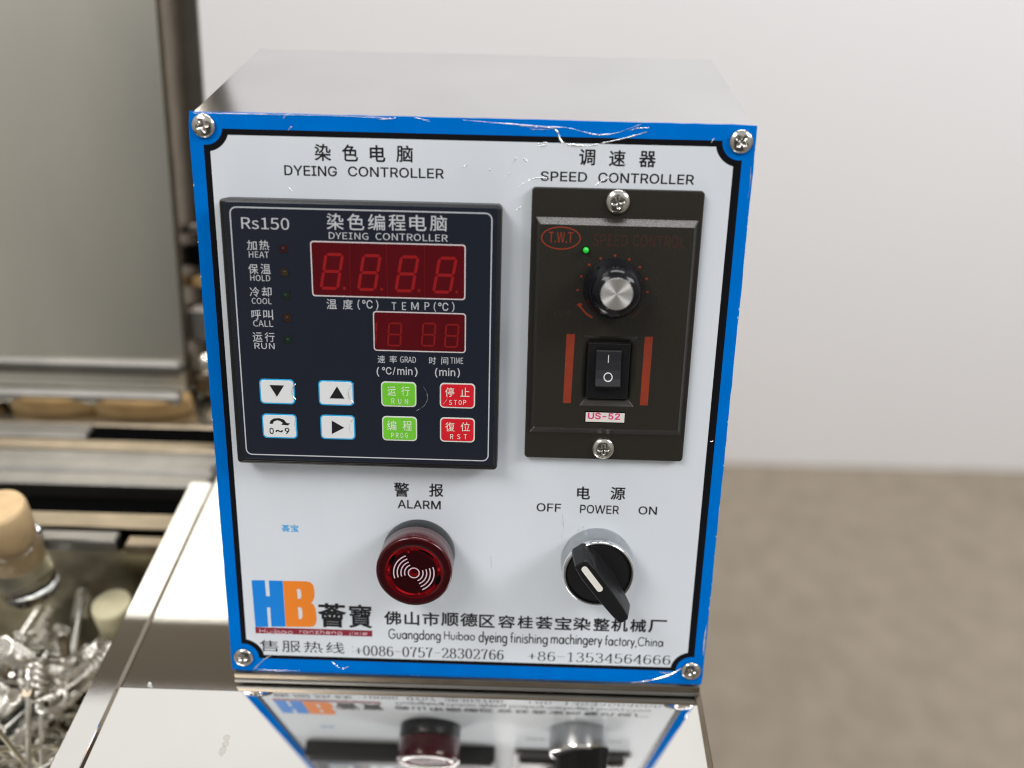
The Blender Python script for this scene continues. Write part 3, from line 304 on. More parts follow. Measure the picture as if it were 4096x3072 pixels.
    'c顺': (500, '184,404 184,-27 217,-27 217,404|116,366 116,32 146,32 146,366|46,402 46,200 44,121 35,49 15,-16 42,-40 65,32 76,112 78,200 78,402|257,314 257,75 291,75 291,280 423,280 423,76 459,76 459,314 359,314 378,365 478,365 478,398 243,398 243,365 338,365 323,314|340,244 340,144 338,112 329,77 310,43 277,11 226,-16 249,-42 300,-14 335,18 357,52 409,5 451,-40 477,-16 432,30 378,77 362,64 372,104 374,144 374,244'),
    'i(': (137, '45,103 50,162 66,221 88,270 118,270 95,214 81,157 76,103 80,57 94,8 118,-48 88,-48 56,27'),
    'i)': (137, '19,-48 43,9 57,58 61,103 56,157 41,214 19,270 48,270 71,221 86,162 92,103 81,27 48,-48'),
    'i-': (227, '168,122 168,94 57,94 57,122'),
    'i/': (125, '117,266 36,-38 7,-38 89,266'),
    'i0': (227, '113,-3 87,0 65,12 47,31 34,57 27,89 24,127 27,165 35,197 48,223 65,242 87,254 113,258 139,254 161,242 179,223 192,197 200,165 203,127 200,89 192,57 179,31 162,12 140,0|113,25 131,28 145,37 165,72 172,127 165,182 145,218 131,227 113,230 96,227 82,218 62,182 55,127 62,72 82,37 96,28'),
    'i2': (227, '32,0 32,24 117,114 141,141 155,163 160,186 154,209 137,224 112,230 86,224 69,207 64,181 33,181 43,221 72,248 112,258 153,248 181,223 191,186 185,159 168,129 133,90 76,30 76,28 195,28 195,0'),
    'i5': (227, '111,-3 70,6 41,30 30,65 61,65 69,44 87,30 111,25 138,32 157,52 164,81 157,111 137,131 109,138 84,134 64,123 34,126 48,254 183,254 183,226 75,226 67,151 68,151 89,162 115,167 147,160 172,143 189,116 195,82 184,38 154,8 134,-1'),
    'i9': (227, '113,258 155,247 184,217 194,173 186,135 158,84 100,0 65,0 151,124 154,124 144,111 128,101 109,97 69,107 41,134 32,176 42,218 71,247|113,230 87,223 69,204 63,176 69,148 87,129 113,122 139,129 157,147 164,175 157,204 139,223'),
    'iA': (240, '8,0 101,254 138,254 231,0 198,0 144,151 132,186 116,239 123,239 106,185 95,151 43,0|55,71 55,99 185,99 185,71'),
    'iC': (255, '134,-3 103,1 75,12 52,32 35,58 24,90 20,127 24,165 35,197 52,223 75,242 103,254 134,258 170,252 201,236 224,209 236,174 204,174 195,197 179,214 158,224 134,228 111,225 92,216 75,202 62,182 54,157 52,127 54,97 63,72 75,53 92,38 112,29 134,26 158,30 179,40 195,57 204,80 236,80 224,45 201,19 170,2'),
    'iD': (252, '109,0 48,0 48,29 107,29 136,31 159,40 177,55 189,75 200,128 190,180 177,200 160,214 138,223 110,226 47,226 47,254 113,254 147,251 176,239 200,221 217,196 227,164 231,128 227,91 217,59 199,34 175,15 145,4|62,254 62,0 30,0 30,254'),
    'iE': (210, '30,0 30,254 186,254 186,226 62,226 62,143 178,143 178,114 62,114 62,29 188,29 188,0'),
    'iF': (205, '30,0 30,254 185,254 185,226 62,226 62,139 173,139 173,111 62,111 62,0'),
    'iG': (261, '134,-3 102,1 75,13 52,32 35,58 24,90 20,127 24,165 35,197 52,223 74,242 102,254 132,258 170,252 202,235 225,208 237,174 204,174 194,197 178,213 158,224 133,228 111,225 92,216 75,202 62,182 54,157 52,127 54,97 63,72 75,53 92,38 112,29 134,26 172,36 198,62 207,101 217,100 141,100 141,128 239,128 239,100 236,71 225,45 209,25 188,9 163,0'),
    'iI': (151, '16,0 16,29 59,29 59,226 16,226 16,254 135,254 135,226 91,226 91,29 135,29 135,0'),
    'iL': (197, '30,0 30,254 62,254 62,29 181,29 181,0'),
    'iM': (315, '30,0 30,254 76,254 139,94 144,79 150,61 156,42 161,24 154,24 159,41 165,61 171,79 176,94 238,254 284,254 284,0 252,0 252,145 252,163 253,184 253,207 253,229 256,229 249,205 241,181 234,161 228,145 171,0 143,0 85,145 80,160 72,181 65,204 56,229 59,229 60,208 60,186 61,164 61,145 61,0'),
    'iN': (262, '30,0 30,254 68,254 172,91 181,75 194,53 207,27 202,27 200,54 200,79 199,97 199,254 232,254 232,0 193,0 101,145 89,165 74,191 54,226 60,227 61,192 62,164 62,145 62,0'),
    'iO': (267, '133,-3 103,1 75,12 52,32 35,58 24,90 20,127 24,165 35,197 52,223 75,242 103,254 133,258 164,254 192,242 215,223 232,197 243,165 247,127 243,90 232,58 215,32 192,12 164,1|133,26 155,29 175,38 191,52 204,72 212,97 215,127 212,157 204,182 191,202 175,216 155,225 133,228 112,225 92,216 75,202 63,182 54,157 52,127 54,97 63,72 75,52 92,38 112,29'),
    'iP': (223, '30,0 30,254 118,254 144,252 166,244 183,231 195,215 204,174 195,133 183,116 166,104 144,96 118,93 55,93 55,121 116,121 149,128 167,147 172,174 167,201 148,219 116,226 62,226 62,0'),
    'iR': (225, '30,0 30,254 118,254 167,244 183,232 195,217 205,176 195,136 183,120 166,109 118,99 48,99 48,128 117,128 149,133 167,150 173,176 167,202 149,220 116,226 62,226 62,0|177,0 115,115 151,115 214,0'),
    'iS': (224, '112,-4 64,5 32,30 19,68 52,68 62,44 83,29 112,25 143,30 165,46 173,70 166,89 148,102 122,111 92,120 64,130 43,145 30,163 26,186 29,206 37,224 69,249 114,258 158,249 189,224 200,189 169,189 163,206 151,219 134,227 112,229 84,224 64,209 58,188 65,167 85,154 106,147 132,140 156,132 179,119 197,99 204,69 193,32 162,5'),
    'iT': (225, '16,226 16,254 208,254 208,226 128,226 128,0 96,0 96,226'),
    'iU': (259, '129,-4 101,-1 77,8 57,22 42,40 33,62 30,87 30,254 62,254 62,89 70,57 94,34 129,26 165,34 188,57 196,89 196,254 229,254 229,87 226,62 216,40 201,22 182,8 157,-1'),
    'iW': (344, '78,0 8,254 41,254 82,98 88,73 93,47 98,20 95,20 100,47 106,73 112,98 153,254 190,254 231,98 237,73 243,47 249,20 244,20 249,47 255,73 261,98 302,254 335,254 265,0 228,0 184,161 176,196 168,237 175,237 167,197 159,161 115,0'),
    'iY': (236, '102,0 102,104 8,254 46,254 96,172 111,146 125,115 112,115 126,146 140,172 191,254 228,254 134,104 134,0'),
    'ii': (84, '26,0 26,190 57,190 57,0|42,221 27,227 21,242 27,256 42,262 57,256 63,242 57,227'),
    'im': (305, '26,0 26,190 56,190 56,148 54,148 66,173 86,188 110,193 129,190 144,180 160,147 156,147 169,172 190,187 218,193 249,186 270,164 278,128 278,0 248,0 248,127 245,145 236,156 209,165 187,160 173,145 168,124 168,0 137,0 137,130 134,144 126,156 100,165 79,160 63,145 57,119 57,0'),
    'in': (205, '57,113 57,0 26,0 26,190 56,190 56,144 51,144 62,166 76,181 94,189 114,192 147,184 170,160 179,120 179,0 148,0 148,118 145,137 136,152 123,161 105,165 80,159 63,141'),
    'i~': (227, '26,75 33,109 51,127 76,133 99,128 123,110 137,99 149,96 166,104 172,126 200,126 193,93 175,74 151,68 127,74 103,91 89,102 77,105 60,98 54,75'),
    'n(': (59, '42,-34 52,-30 35,10 29,54 35,98 52,139 42,143 23,102 16,54 23,7'),
    'n)': (59, '17,-34 36,7 43,54 36,102 17,143 7,139 24,98 30,54 24,10 7,-30'),
    'n.': (49, '24,-2 32,1 36,10 32,19 24,22 16,19 13,10 16,1'),
    'n0': (97, '49,-2 70,5 84,27 89,65 84,101 70,123 49,131 27,123 14,101 9,65 14,27 27,5|49,11 36,16 27,34 24,65 27,95 36,112 49,118 61,112 70,95 73,65 70,34 61,16'),
    'n1': (97, '15,0 86,0 86,13 60,13 60,128 48,128 21,119 21,109 44,109 44,13 15,13'),
    'n2': (97, '8,0 88,0 88,14 53,14 32,13 68,54 82,93 78,113 65,126 45,131 24,126 7,112 16,103 28,113 43,118 61,110 67,92 52,56 8,9'),
    'n3': (97, '46,-2 67,2 82,15 87,34 79,56 60,67 60,68 77,79 83,99 78,116 65,127 46,131 26,126 10,115 18,105 31,114 45,118 61,112 67,97 63,85 52,76 31,73 31,61 55,57 67,48 71,35 64,17 45,11 27,15 13,26 5,15 21,3'),
    'n5': (97, '46,-2 66,3 82,18 88,42 83,65 69,78 49,83 30,78 33,115 82,115 82,128 19,128 15,68 24,63 45,71 64,63 72,41 64,19 44,11 26,15 13,25 5,15 21,3'),
    'n7': (97, '35,0 51,0 55,45 66,82 89,119 89,128 9,128 9,115 71,115 44,62'),
    'n8': (97, '49,-2 70,2 84,14 89,31 83,52 68,65 79,78 85,96 80,114 68,126 49,130 24,121 14,98 19,80 32,68 32,67 15,54 8,32 13,14 28,2|58,70 38,80 29,98 34,113 49,118 65,112 71,96 68,82|49,10 30,16 22,33 27,50 40,62 64,51 74,31 67,16'),
    'n9': (97, '41,-2 64,5 81,28 88,70 82,104 67,124 44,131 26,125 13,111 8,89 12,67 24,53 43,49 59,53 73,64 67,33 56,16 41,11 19,21 10,11 23,1|72,78 59,65 46,61 29,68 23,89 29,110 45,118 64,108'),
    'nA': (106, '1,0 17,0 29,39 76,39 89,0 106,0 62,128 44,128|33,52 40,72 53,115 66,72 72,52'),
    'nC': (112, '66,-2 88,3 105,16 96,26 83,16 67,12 45,18 32,37 27,65 32,92 46,110 67,116 82,113 93,104 102,115 88,126 67,131 38,123 18,100 10,64 18,28 37,6'),
    'nD': (120, '18,0 50,0 83,8 103,30 110,65 103,99 83,121 50,128 18,128|34,13 34,115 48,115 73,109 89,92 93,65 89,37 73,19 48,13'),
    'nE': (103, '18,0 93,0 93,14 34,14 34,61 82,61 82,74 34,74 34,115 92,115 92,128 18,128'),
    'nG': (121, '68,-2 91,2 108,13 108,67 65,67 65,53 93,53 93,19 70,12 46,18 32,37 27,65 32,92 47,110 70,116 86,113 97,104 106,115 91,126 69,131 39,123 18,100 10,64 18,28 38,6'),
    'nH': (127, '18,0 34,0 34,61 94,61 94,0 110,0 110,128 94,128 94,75 34,75 34,128 18,128'),
    'nI': (51, '18,0 34,0 34,128 18,128'),
    'nL': (95, '18,0 90,0 90,14 34,14 34,128 18,128'),
    'nM': (142, '18,0 32,0 32,71 30,109 31,109 41,80 65,13 76,13 100,80 111,109 112,109 109,71 109,0 124,0 124,128 105,128 81,60 72,33 71,33 62,60 37,128 18,128'),
    'nN': (127, '18,0 33,0 33,67 31,107 32,107 46,81 92,0 109,0 109,128 93,128 93,62 96,21 95,21 81,47 34,128 18,128'),
    'nO': (130, '65,-2 93,6 113,29 120,65 113,100 93,123 65,131 36,123 17,100 10,65 17,29 36,6|65,12 45,18 32,37 27,65 32,92 45,110 65,116 85,110 98,92 103,65 98,37 85,18'),
    'nP': (111, '18,0 34,0 34,51 55,51 80,55 96,68 102,91 96,113 79,125 54,128 18,128|34,64 34,115 52,115 71,113 82,105 86,91 78,71 53,64'),
    'nR': (111, '34,67 34,115 55,115 78,110 86,92 78,74 55,67|88,0 106,0 74,56 95,68 103,92 97,114 81,125 58,128 18,128 18,0 34,0 34,54 57,54'),
    'nS': (104, '53,-2 76,3 91,16 97,34 89,56 70,68 52,76 38,84 31,98 37,111 55,116 71,113 84,105 92,115 76,126 55,131 34,126 20,114 14,97 23,75 40,64 59,56 74,47 80,33 73,18 53,12 34,16 18,28 8,17 28,3'),
    'nT': (105, '44,0 61,0 61,115 99,115 99,128 5,128 5,115 44,115'),
    'nU': (126, '63,-2 87,3 103,20 109,53 109,128 94,128 94,53 90,28 79,16 63,12 48,16 37,28 33,53 33,128 17,128 17,53 23,20 40,3'),
    'nW': (154, '32,0 51,0 70,77 77,107 84,77 103,0 123,0 149,128 134,128 120,58 113,17 112,17 103,58 85,128 70,128 52,58 43,17 42,17 35,58 21,128 5,128'),
    'nY': (93, '38,0 54,0 54,50 93,128 76,128 60,92 47,64 46,64 34,92 17,128 0,128 38,50'),
    'nm': (84, '14,128 70,128 70,113 49,113 49,15 70,15 70,0 14,0 14,15 35,15 35,113 14,113'),
    'ns': (82, '41,-2 67,6 75,26 66,45 47,55 32,61 26,71 30,81 44,85 65,77 73,87 60,94 44,98 19,90 11,71 20,53 39,43 53,36 60,25 56,15 41,10 26,13 13,22 6,11 22,1'),
}

# ------------------------------------------------------------------ materials
def mat(name, col, rough=0.5, metal=0.0, coat=0.0, spec=0.5, bump=0.0, bump_scale=400.0, bump_stretch=(1, 1, 1),
        mottle=0.0, mottle_scale=30.0, mottle_stretch=(1, 1, 1), rough_var=0.0, emit=None, emit_strength=0.0, alpha=1.0,
        trans=0.0, ior=1.45, coat_bump=0.0, coat_bump_scale=60.0, aniso=0.0):
    m = bpy.data.materials.new(name)
    m.use_nodes = True
    nt = m.node_tree
    p = nt.nodes['Principled BSDF']
    p.inputs['Base Color'].default_value = (*col, 1)
    p.inputs['Roughness'].default_value = rough
    p.inputs['Metallic'].default_value = metal
    p.inputs['Coat Weight'].default_value = coat
    p.inputs['Coat Roughness'].default_value = 0.06
    p.inputs['Specular IOR Level'].default_value = spec
    p.inputs['Alpha'].default_value = alpha
    p.inputs['Transmission Weight'].default_value = trans
    p.inputs['IOR'].default_value = ior
    if aniso:
        p.inputs['Anisotropic'].default_value = aniso
        tg = nt.nodes.new('ShaderNodeTangent'); tg.direction_type = 'RADIAL'; tg.axis = 'Z'
        nt.links.new(tg.outputs[0], p.inputs['Tangent'])
    if emit:
        p.inputs['Emission Color'].default_value = (*emit, 1)
        p.inputs['Emission Strength'].default_value = emit_strength
    tc = nt.nodes.new('ShaderNodeTexCoord')

    def noise(scale, stretch, detail=4.0):
        mp = nt.nodes.new('ShaderNodeMapping')
        mp.inputs['Scale'].default_value = stretch
        nt.links.new(tc.outputs['Object'], mp.inputs[0])
        n = nt.nodes.new('ShaderNodeTexNoise')
        n.inputs['Scale'].default_value = scale
        n.inputs['Detail'].default_value = detail
        nt.links.new(mp.outputs[0], n.inputs['Vector'])
        return n
    if mottle:
        n = noise(mottle_scale, mottle_stretch)
        r = nt.nodes.new('ShaderNodeValToRGB')
        a = [max(0.0, c * (1 - mottle)) for c in col]
        b = [min(1.0, c * (1 + mottle)) for c in col]
        r.color_ramp.elements[0].position = 0.3
        r.color_ramp.elements[1].position = 0.7
        r.color_ramp.elements[0].color = (*a, 1)
        r.color_ramp.elements[1].color = (*b, 1)
        nt.links.new(n.outputs['Fac'], r.inputs[0])
        nt.links.new(r.outputs[0], p.inputs['Base Color'])
    if rough_var:
        n = noise(mottle_scale * 2.3, mottle_stretch)
        mr = nt.nodes.new('ShaderNodeMapRange')
        mr.inputs['To Min'].default_value = max(0.0, rough - rough_var)
        mr.inputs['To Max'].default_value = rough + rough_var
        nt.links.new(n.outputs['Fac'], mr.inputs['Value'])
        nt.links.new(mr.outputs[0], p.inputs['Roughness'])
    if bump:
        n = noise(bump_scale, bump_stretch)
        b = nt.nodes.new('ShaderNodeBump')
        b.inputs['Strength'].default_value = bump
        b.inputs['Distance'].default_value = 0.0004
        nt.links.new(n.outputs['Fac'], b.inputs['Height'])
        nt.links.new(b.outputs[0], p.inputs['Normal'])
    if coat_bump:
        n = noise(coat_bump_scale, (1, 1.7, 1), 2.0)
        b = nt.nodes.new('ShaderNodeBump')
        b.inputs['Strength'].default_value = coat_bump
        b.inputs['Distance'].default_value = 0.002
        nt.links.new(n.outputs['Fac'], b.inputs['Height'])
        nt.links.new(b.outputs[0], p.inputs['Coat Normal'])
    return m


FILM = dict(coat=0.04, spec=0.10, coat_bump=0.12, coat_bump_scale=45.0)
M = {
    'panel_white': mat('panel_white', (0.665, 0.705, 0.755), 0.34, mottle=0.03, mottle_scale=24, mottle_stretch=(1.0, 0.35, 1), **FILM),
    'panel_blue': mat('panel_blue', (0.0, 0.155, 0.585), 0.40, spec=0.0, mottle=0.05, mottle_scale=70),
    'panel_black': mat('panel_black', (0.008, 0.008, 0.010), 0.25, **FILM),
    'ink': mat('ink', (0.012, 0.012, 0.014), 0.35, coat=0.2),
    'cyan_ink': mat('cyan_ink', (0.02, 0.33, 0.75), 0.35, coat=0.2),
    'logo_blue': mat('logo_blue', (0.0, 0.22, 0.72), 0.32, coat=0.2),
    'logo_orange': mat('logo_orange', (0.85, 0.23, 0.015), 0.32, coat=0.2),
    'logo_red': mat('logo_red', (0.25, 0.02, 0.04), 0.32, coat=0.2),
    'pink_ink': mat('pink_ink', (0.80, 0.58, 0.62), 0.35),
    'silver_ink': mat('silver_ink', (0.50, 0.52, 0.55), 0.4),
    'pale_ink': mat('pale_ink', (0.74, 0.78, 0.66), 0.4),
    'red_ink': mat('red_ink', (0.26, 0.030, 0.010), 0.5),
    'dull_red_ink': mat('dull_red_ink', (0.050, 0.015, 0.009), 0.5),
    'faint_ink': mat('faint_ink', (0.030, 0.022, 0.016), 0.5),
    'bar_red': mat('bar_red', (0.24, 0.030, 0.010), 0.5, mottle=0.12, mottle_scale=300),
    'magenta_ink': mat('magenta_ink', (0.68, 0.03, 0.20), 0.4),
    'sticker': mat('sticker', (0.72, 0.68, 0.63), 0.5),
    'casing': mat('casing', (0.012, 0.012, 0.013), 0.38, bump=0.05, bump_scale=3000),
    'meter_face': mat('meter_face', (0.011, 0.0145, 0.025), 0.30, coat=0.25, coat_bump=0.05, coat_bump_scale=80, mottle=0.05, mottle_scale=40),
    'display_border': mat('display_border', (0.62, 0.55, 0.56), 0.4),
    'display_red': mat('display_red', (0.085, 0.004, 0.007), 0.18, mottle=0.10, mottle_scale=60, mottle_stretch=(3, 0.4, 1)),
    'segment_red': mat('segment_red', (0.27, 0.010, 0.012), 0.25),
    'segment_dim': mat('segment_dim', (0.205, 0.010, 0.010), 0.25),
    'key_white': mat('key_white', (0.72, 0.74, 0.75), 0.3, coat=0.2),
    'key_cyan': mat('key_cyan', (0.015, 0.36, 0.72), 0.3, coat=0.2),
    'key_green': mat('key_green', (0.16, 0.55, 0.035), 0.3, coat=0.2, mottle=0.04, mottle_scale=200),
    'key_red': mat('key_red', (0.62, 0.012, 0.025), 0.3, coat=0.2, mottle=0.04, mottle_scale=200),
    'key_border': mat('key_border', (0.66, 0.68, 0.63), 0.35),
    'lamp_red': mat('lamp_red', (0.036, 0.009, 0.010), 0.25),
    'lamp_amber': mat('lamp_amber', (0.034, 0.024, 0.012), 0.25),
    'lamp_green': mat('lamp_green', (0.010, 0.026, 0.015), 0.25),
    'lamp_orange': mat('lamp_orange', (0.038, 0.018, 0.010), 0.25),
    'lamp_frame': mat('lamp_frame', (0.006, 0.006, 0.008), 0.4),
    'lit_green': mat('lit_green', (0.02, 0.42, 0.035), 0.12, emit=(0.02, 0.9, 0.06), emit_strength=0.22, coat=0.5),
    'drive_plastic': mat('drive_plastic', (0.021, 0.0185, 0.0142), 0.30, spec=0.75, bump=0.22, bump_scale=2600),
    'switch_black': mat('switch_black', (0.008, 0.008, 0.009), 0.35),
    'rocker_black': mat('rocker_black', (0.022, 0.022, 0.026), 0.32, bump=0.04, bump_scale=2500),
    'mark_white': mat('mark_white', (0.70, 0.70, 0.68), 0.4),
    'knob_black': mat('knob_black', (0.005, 0.005, 0.007), 0.12, spec=0.3),
    'aluminium': mat('aluminium', (0.90, 0.89, 0.87), 0.42, 1.0, aniso=0.85, bump=0.03, bump_scale=1500),
    'collar_black': mat('collar_black', (0.018, 0.018, 0.020), 0.38),
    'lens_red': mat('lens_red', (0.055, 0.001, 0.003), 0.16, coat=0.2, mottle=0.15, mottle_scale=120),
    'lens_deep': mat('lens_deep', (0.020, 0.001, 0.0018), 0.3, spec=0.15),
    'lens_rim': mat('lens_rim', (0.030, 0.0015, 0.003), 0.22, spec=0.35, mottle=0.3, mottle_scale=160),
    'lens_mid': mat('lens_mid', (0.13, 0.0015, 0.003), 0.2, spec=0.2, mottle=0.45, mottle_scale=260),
    'lens_glow': mat('lens_glow', (0.40, 0.004, 0.008), 0.2),  # glow inside the lens, put into the colour
    'emblem': mat('emblem', (0.66, 0.50, 0.56), 0.4),
    'chrome': mat('chrome', (0.80, 0.81, 0.82), 0.08, 1.0),
    'satin_chrome': mat('satin_chrome', (0.46, 0.475, 0.49), 0.30, 1.0, mottle=0.08, mottle_scale=200),
    'lever_black': mat('lever_black', (0.007, 0.007, 0.008), 0.42, spec=0.35, bump=0.05, bump_scale=3000),
    'lever_mark': mat('lever_mark', (0.74, 0.72, 0.66), 0.4),
    'screw_steel': mat('screw_steel', (0.60, 0.57, 0.53), 0.16, 1.0, rough_var=0.08, mottle=0.15, mottle_scale=500),
    'film': mat('film', (0.97, 0.98, 1.0), 0.16, 0.75, coat=1.0, alpha=0.9),
    'mirror_steel': mat('mirror_steel', (0.84, 0.82, 0.79), 0.035, 1.0, bump=0.015, bump_scale=90, mottle=0.03, mottle_scale=14),
    'deck_steel': mat('deck_steel', (0.86, 0.84, 0.81), 0.025, 1.0, bump=0.006, bump_scale=60, mottle=0.02, mottle_scale=25, rough_var=0.015),
    'box_steel': mat('box_steel', (0.63, 0.63, 0.64), 0.15, 1.0, mottle=0.05, mottle_scale=20),
    'brushed_steel': mat('brushed_steel', (0.74, 0.72, 0.645), 0.24, 1.0, bump=0.05, bump_scale=60, bump_stretch=(0.2, 1, 6), mottle=0.10, mottle_scale=9, mottle_stretch=(1, 1, 0.5)),
    'edge_steel': mat('edge_steel', (0.23, 0.19, 0.14), 0.30, 1.0, mottle=0.15, mottle_scale=60),
    'rail_steel': mat('rail_steel', (0.23, 0.22, 0.205), 0.42, 1.0, mottle=0.12, mottle_scale=40),
    'tank_steel': mat('tank_steel', (0.40, 0.37, 0.29), 0.32, 1.0, mottle=0.45, mottle_scale=45, bump=0.4, bump_scale=70),
    'gap_black': mat('gap_black', (0.003, 0.003, 0.003), 0.8, spec=0.0),
    'wire_steel': mat('wire_steel', (0.86, 0.83, 0.77), 0.24, 1.0),
    'stopper': mat('stopper', (0.62, 0.44, 0.24), 0.55, mottle=0.10, mottle_scale=150),
    'stopper_cream': mat('stopper_cream', (0.72, 0.66, 0.44), 0.5, mottle=0.08, mottle_scale=150),
    'stopper_brown': mat('stopper_brown', (0.34, 0.215, 0.085), 0.55, mottle=0.2, mottle_scale=60),
    'glass': mat('glass', (0.95, 0.97, 0.96), 0.02, trans=1.0, ior=1.45),
    'smudge': mat('smudge', (0.30, 0.27, 0.20), 0.5, alpha=0.16, mottle=0.3, mottle_scale=600),
    'wall_paint': mat('wall_paint', (0.86, 0.85, 0.865), 0.7, mottle=0.012, mottle_scale=1.5),
    'concrete': mat('concrete', (0.275, 0.232, 0.178), 0.8, mottle=0.10, mottle_scale=22, bump=0.2, bump_scale=60),
}


# ------------------------------------------------------------------ object helpers
def meta(o, label=None, cat=None, group=None, kind=None):
    if label: o['label'] = label
    if cat: o['category'] = cat
    if group: o['group'] = group
    if kind: o['kind'] = kind
    return o


class MB:
    """Collects faces with material slots; build() links them as one mesh object."""

    def __init__(self):
        self.v, self.f, self.m, self.s, self.mats = [], [], [], [], []

    def slot(self, name):
        if name not in self.mats:
            self.mats.append(name)
        return self.mats.index(name)

    def face(self, pts, m, smooth=False):
        b = len(self.v)
        self.v += [tuple(p) for p in pts]
        self.f.append(tuple(range(b, b + len(pts))))
        self.m.append(self.slot(m)); self.s.append(smooth)

    def rings(self, rings, m, smooth=False, cap0=False, cap1=True, closed=True, mats=None):
        b = len(self.v)
        n = len(rings[0])
        for r in rings:
            self.v += [tuple(p) for p in r]
        for k in range(len(rings) - 1):
            mm = self.slot(mats[k] if mats else m)
            for i in range(n if closed else n - 1):
                j = (i + 1) % n
                self.f.append((b + k * n + i, b + k * n + j, b + (k + 1) * n + j, b + (k + 1) * n + i))
                self.m.append(mm); self.s.append(smooth)
        if cap0:
            self.f.append(tuple(b + i for i in reversed(range(n)))); self.m.append(self.slot(m)); self.s.append(False)
        if cap1:
            e = b + (len(rings) - 1) * n
            self.f.append(tuple(e + i for i in range(n)))
            self.m.append(self.slot(mats[-1] if mats and len(mats) >= len(rings) else m)); self.s.append(False)

    def box(self, a, b, m, bev=0.0):
        x0, y0, z0 = a; x1, y1, z1 = b
        e = bev
        R = lambda i, z: [(x0 + i, y0 + i, z), (x1 - i, y0 + i, z), (x1 - i, y1 - i, z), (x0 + i, y1 - i, z)]
        if e:
            self.rings([R(e, z0), R(0, z0 + e), R(0, z1 - e), R(e, z1)], m, cap0=True)
        else:
            self.rings([R(0, z0), R(0, z1)], m, cap0=True)

    def tube(self, path, r, m, n=8, closed=False):
        path = [Vector(p) for p in path]
        rr = r if isinstance(r, (list, tuple)) else [r] * len(path)
        up = Vector((0.13, 0.27, 0.95)).normalized()
        rings = []
        for k, p in enumerate(path):
            t = (path[min(k + 1, len(path) - 1)] - path[max(k - 1, 0)])
            t = t.normalized() if t.length > 0 else Vector((0, 0, 1))
            a = t.cross(up)
            if a.length < 1e-4: a = t.cross(Vector((1, 0, 0)))
            a.normalize(); b = t.cross(a).normalized(); up = -b if b.dot(up) < 0 else b
            a = t.cross(up).normalized()
            rings.append([p + (a * math.cos(2 * PI * i / n) + up * math.sin(2 * PI * i / n)) * rr[k] for i in range(n)])
        self.rings(rings, m, smooth=True, cap0=True, cap1=True)

    def lathe(self, prof, m, c=(0, 0), n=48, smooth=True, cap1=True, mats=None):
        self.rings([[(c[0] + r * math.cos(2 * PI * i / n), c[1] + r * math.sin(2 * PI * i / n), z) for i in range(n)]
                    for r, z in prof], m, smooth=smooth, cap1=cap1, mats=mats)

    def build(self, name, parent=None, matrix=None, loc=None):
        me = bpy.data.meshes.new(name)
        me.from_pydata(self.v, [], self.f)
        for k in self.mats:
            me.materials.append(M[k])
        me.polygons.foreach_set('material_index', self.m)
        me.polygons.foreach_set('use_smooth', self.s)
        me.update()
        o = bpy.data.objects.new(name, me)
        COL.objects.link(o)
        if parent: o.parent = parent
        if matrix is not None: o.matrix_world = matrix
        if loc: o.location = loc
        return o


def rrect(u0, v0, u1, v1, r, w, n=5):
    """rounded rectangle on the panel, u right and v down in mm -> local metres"""
    pts = []
    for cu, cv, a0 in ((u1 - r, v0 + r, 0), (u0 + r, v0 + r, 90), (u0 + r, v1 - r, 180), (u1 - r, v1 - r, 270)):
        for k in range(n + 1):
            a = math.radians(a0 + 90 * k / n)
            pts.append(PU(cu + r * math.cos(a), cv - r * math.sin(a), w))
    return pts


def PU(u, v, w=0.0):
    return (u * 0.001, -v * 0.001, w * 0.001)


def slab(mb, u0, v0, u1, v1, r, w0, w1, m, bev=0.3):
    steps = [(0, w0), (0, w1 - bev), (bev * 0.3, w1 - bev * 0.3), (bev, w1)] if bev else [(0, w0), (0, w1)]
    mb.rings([rrect(u0 + e, v0 + e, u1 - e, v1 - e, max(r - e, 0.02), w) for e, w in steps], m)


def frame(mb, u0, v0, u1, v1, r, t, w, m):
    """thin printed outline"""
    a = rrect(u0, v0, u1, v1, r, w); b = rrect(u0 + t, v0 + t, u1 - t, v1 - t, max(r - t, 0.05), w)
    n = len(a)
    for i in range(n):
        j = (i + 1) % n
        mb.face([a[i], a[j], b[j], b[i]], m)


# ------------------------------------------------------------------ lettering
def bez(p0, p1, p2, p3, n=8):
    return [tuple((1 - t) ** 3 * a + 3 * (1 - t) ** 2 * t * b + 3 * (1 - t) * t * t * c + t ** 3 * d
                  for a, b, c, d in zip(p0, p1, p2, p3)) for t in [k / n for k in range(n + 1)]]


def ell(cx, cy, rx, ry, a0=0, a1=360, n=20):
    return [(cx + rx * math.cos(math.radians(a0 + (a1 - a0) * k / n)), cy + ry * math.sin(math.radians(a0 + (a1 - a0) * k / n)))
            for k in range(n + 1)]


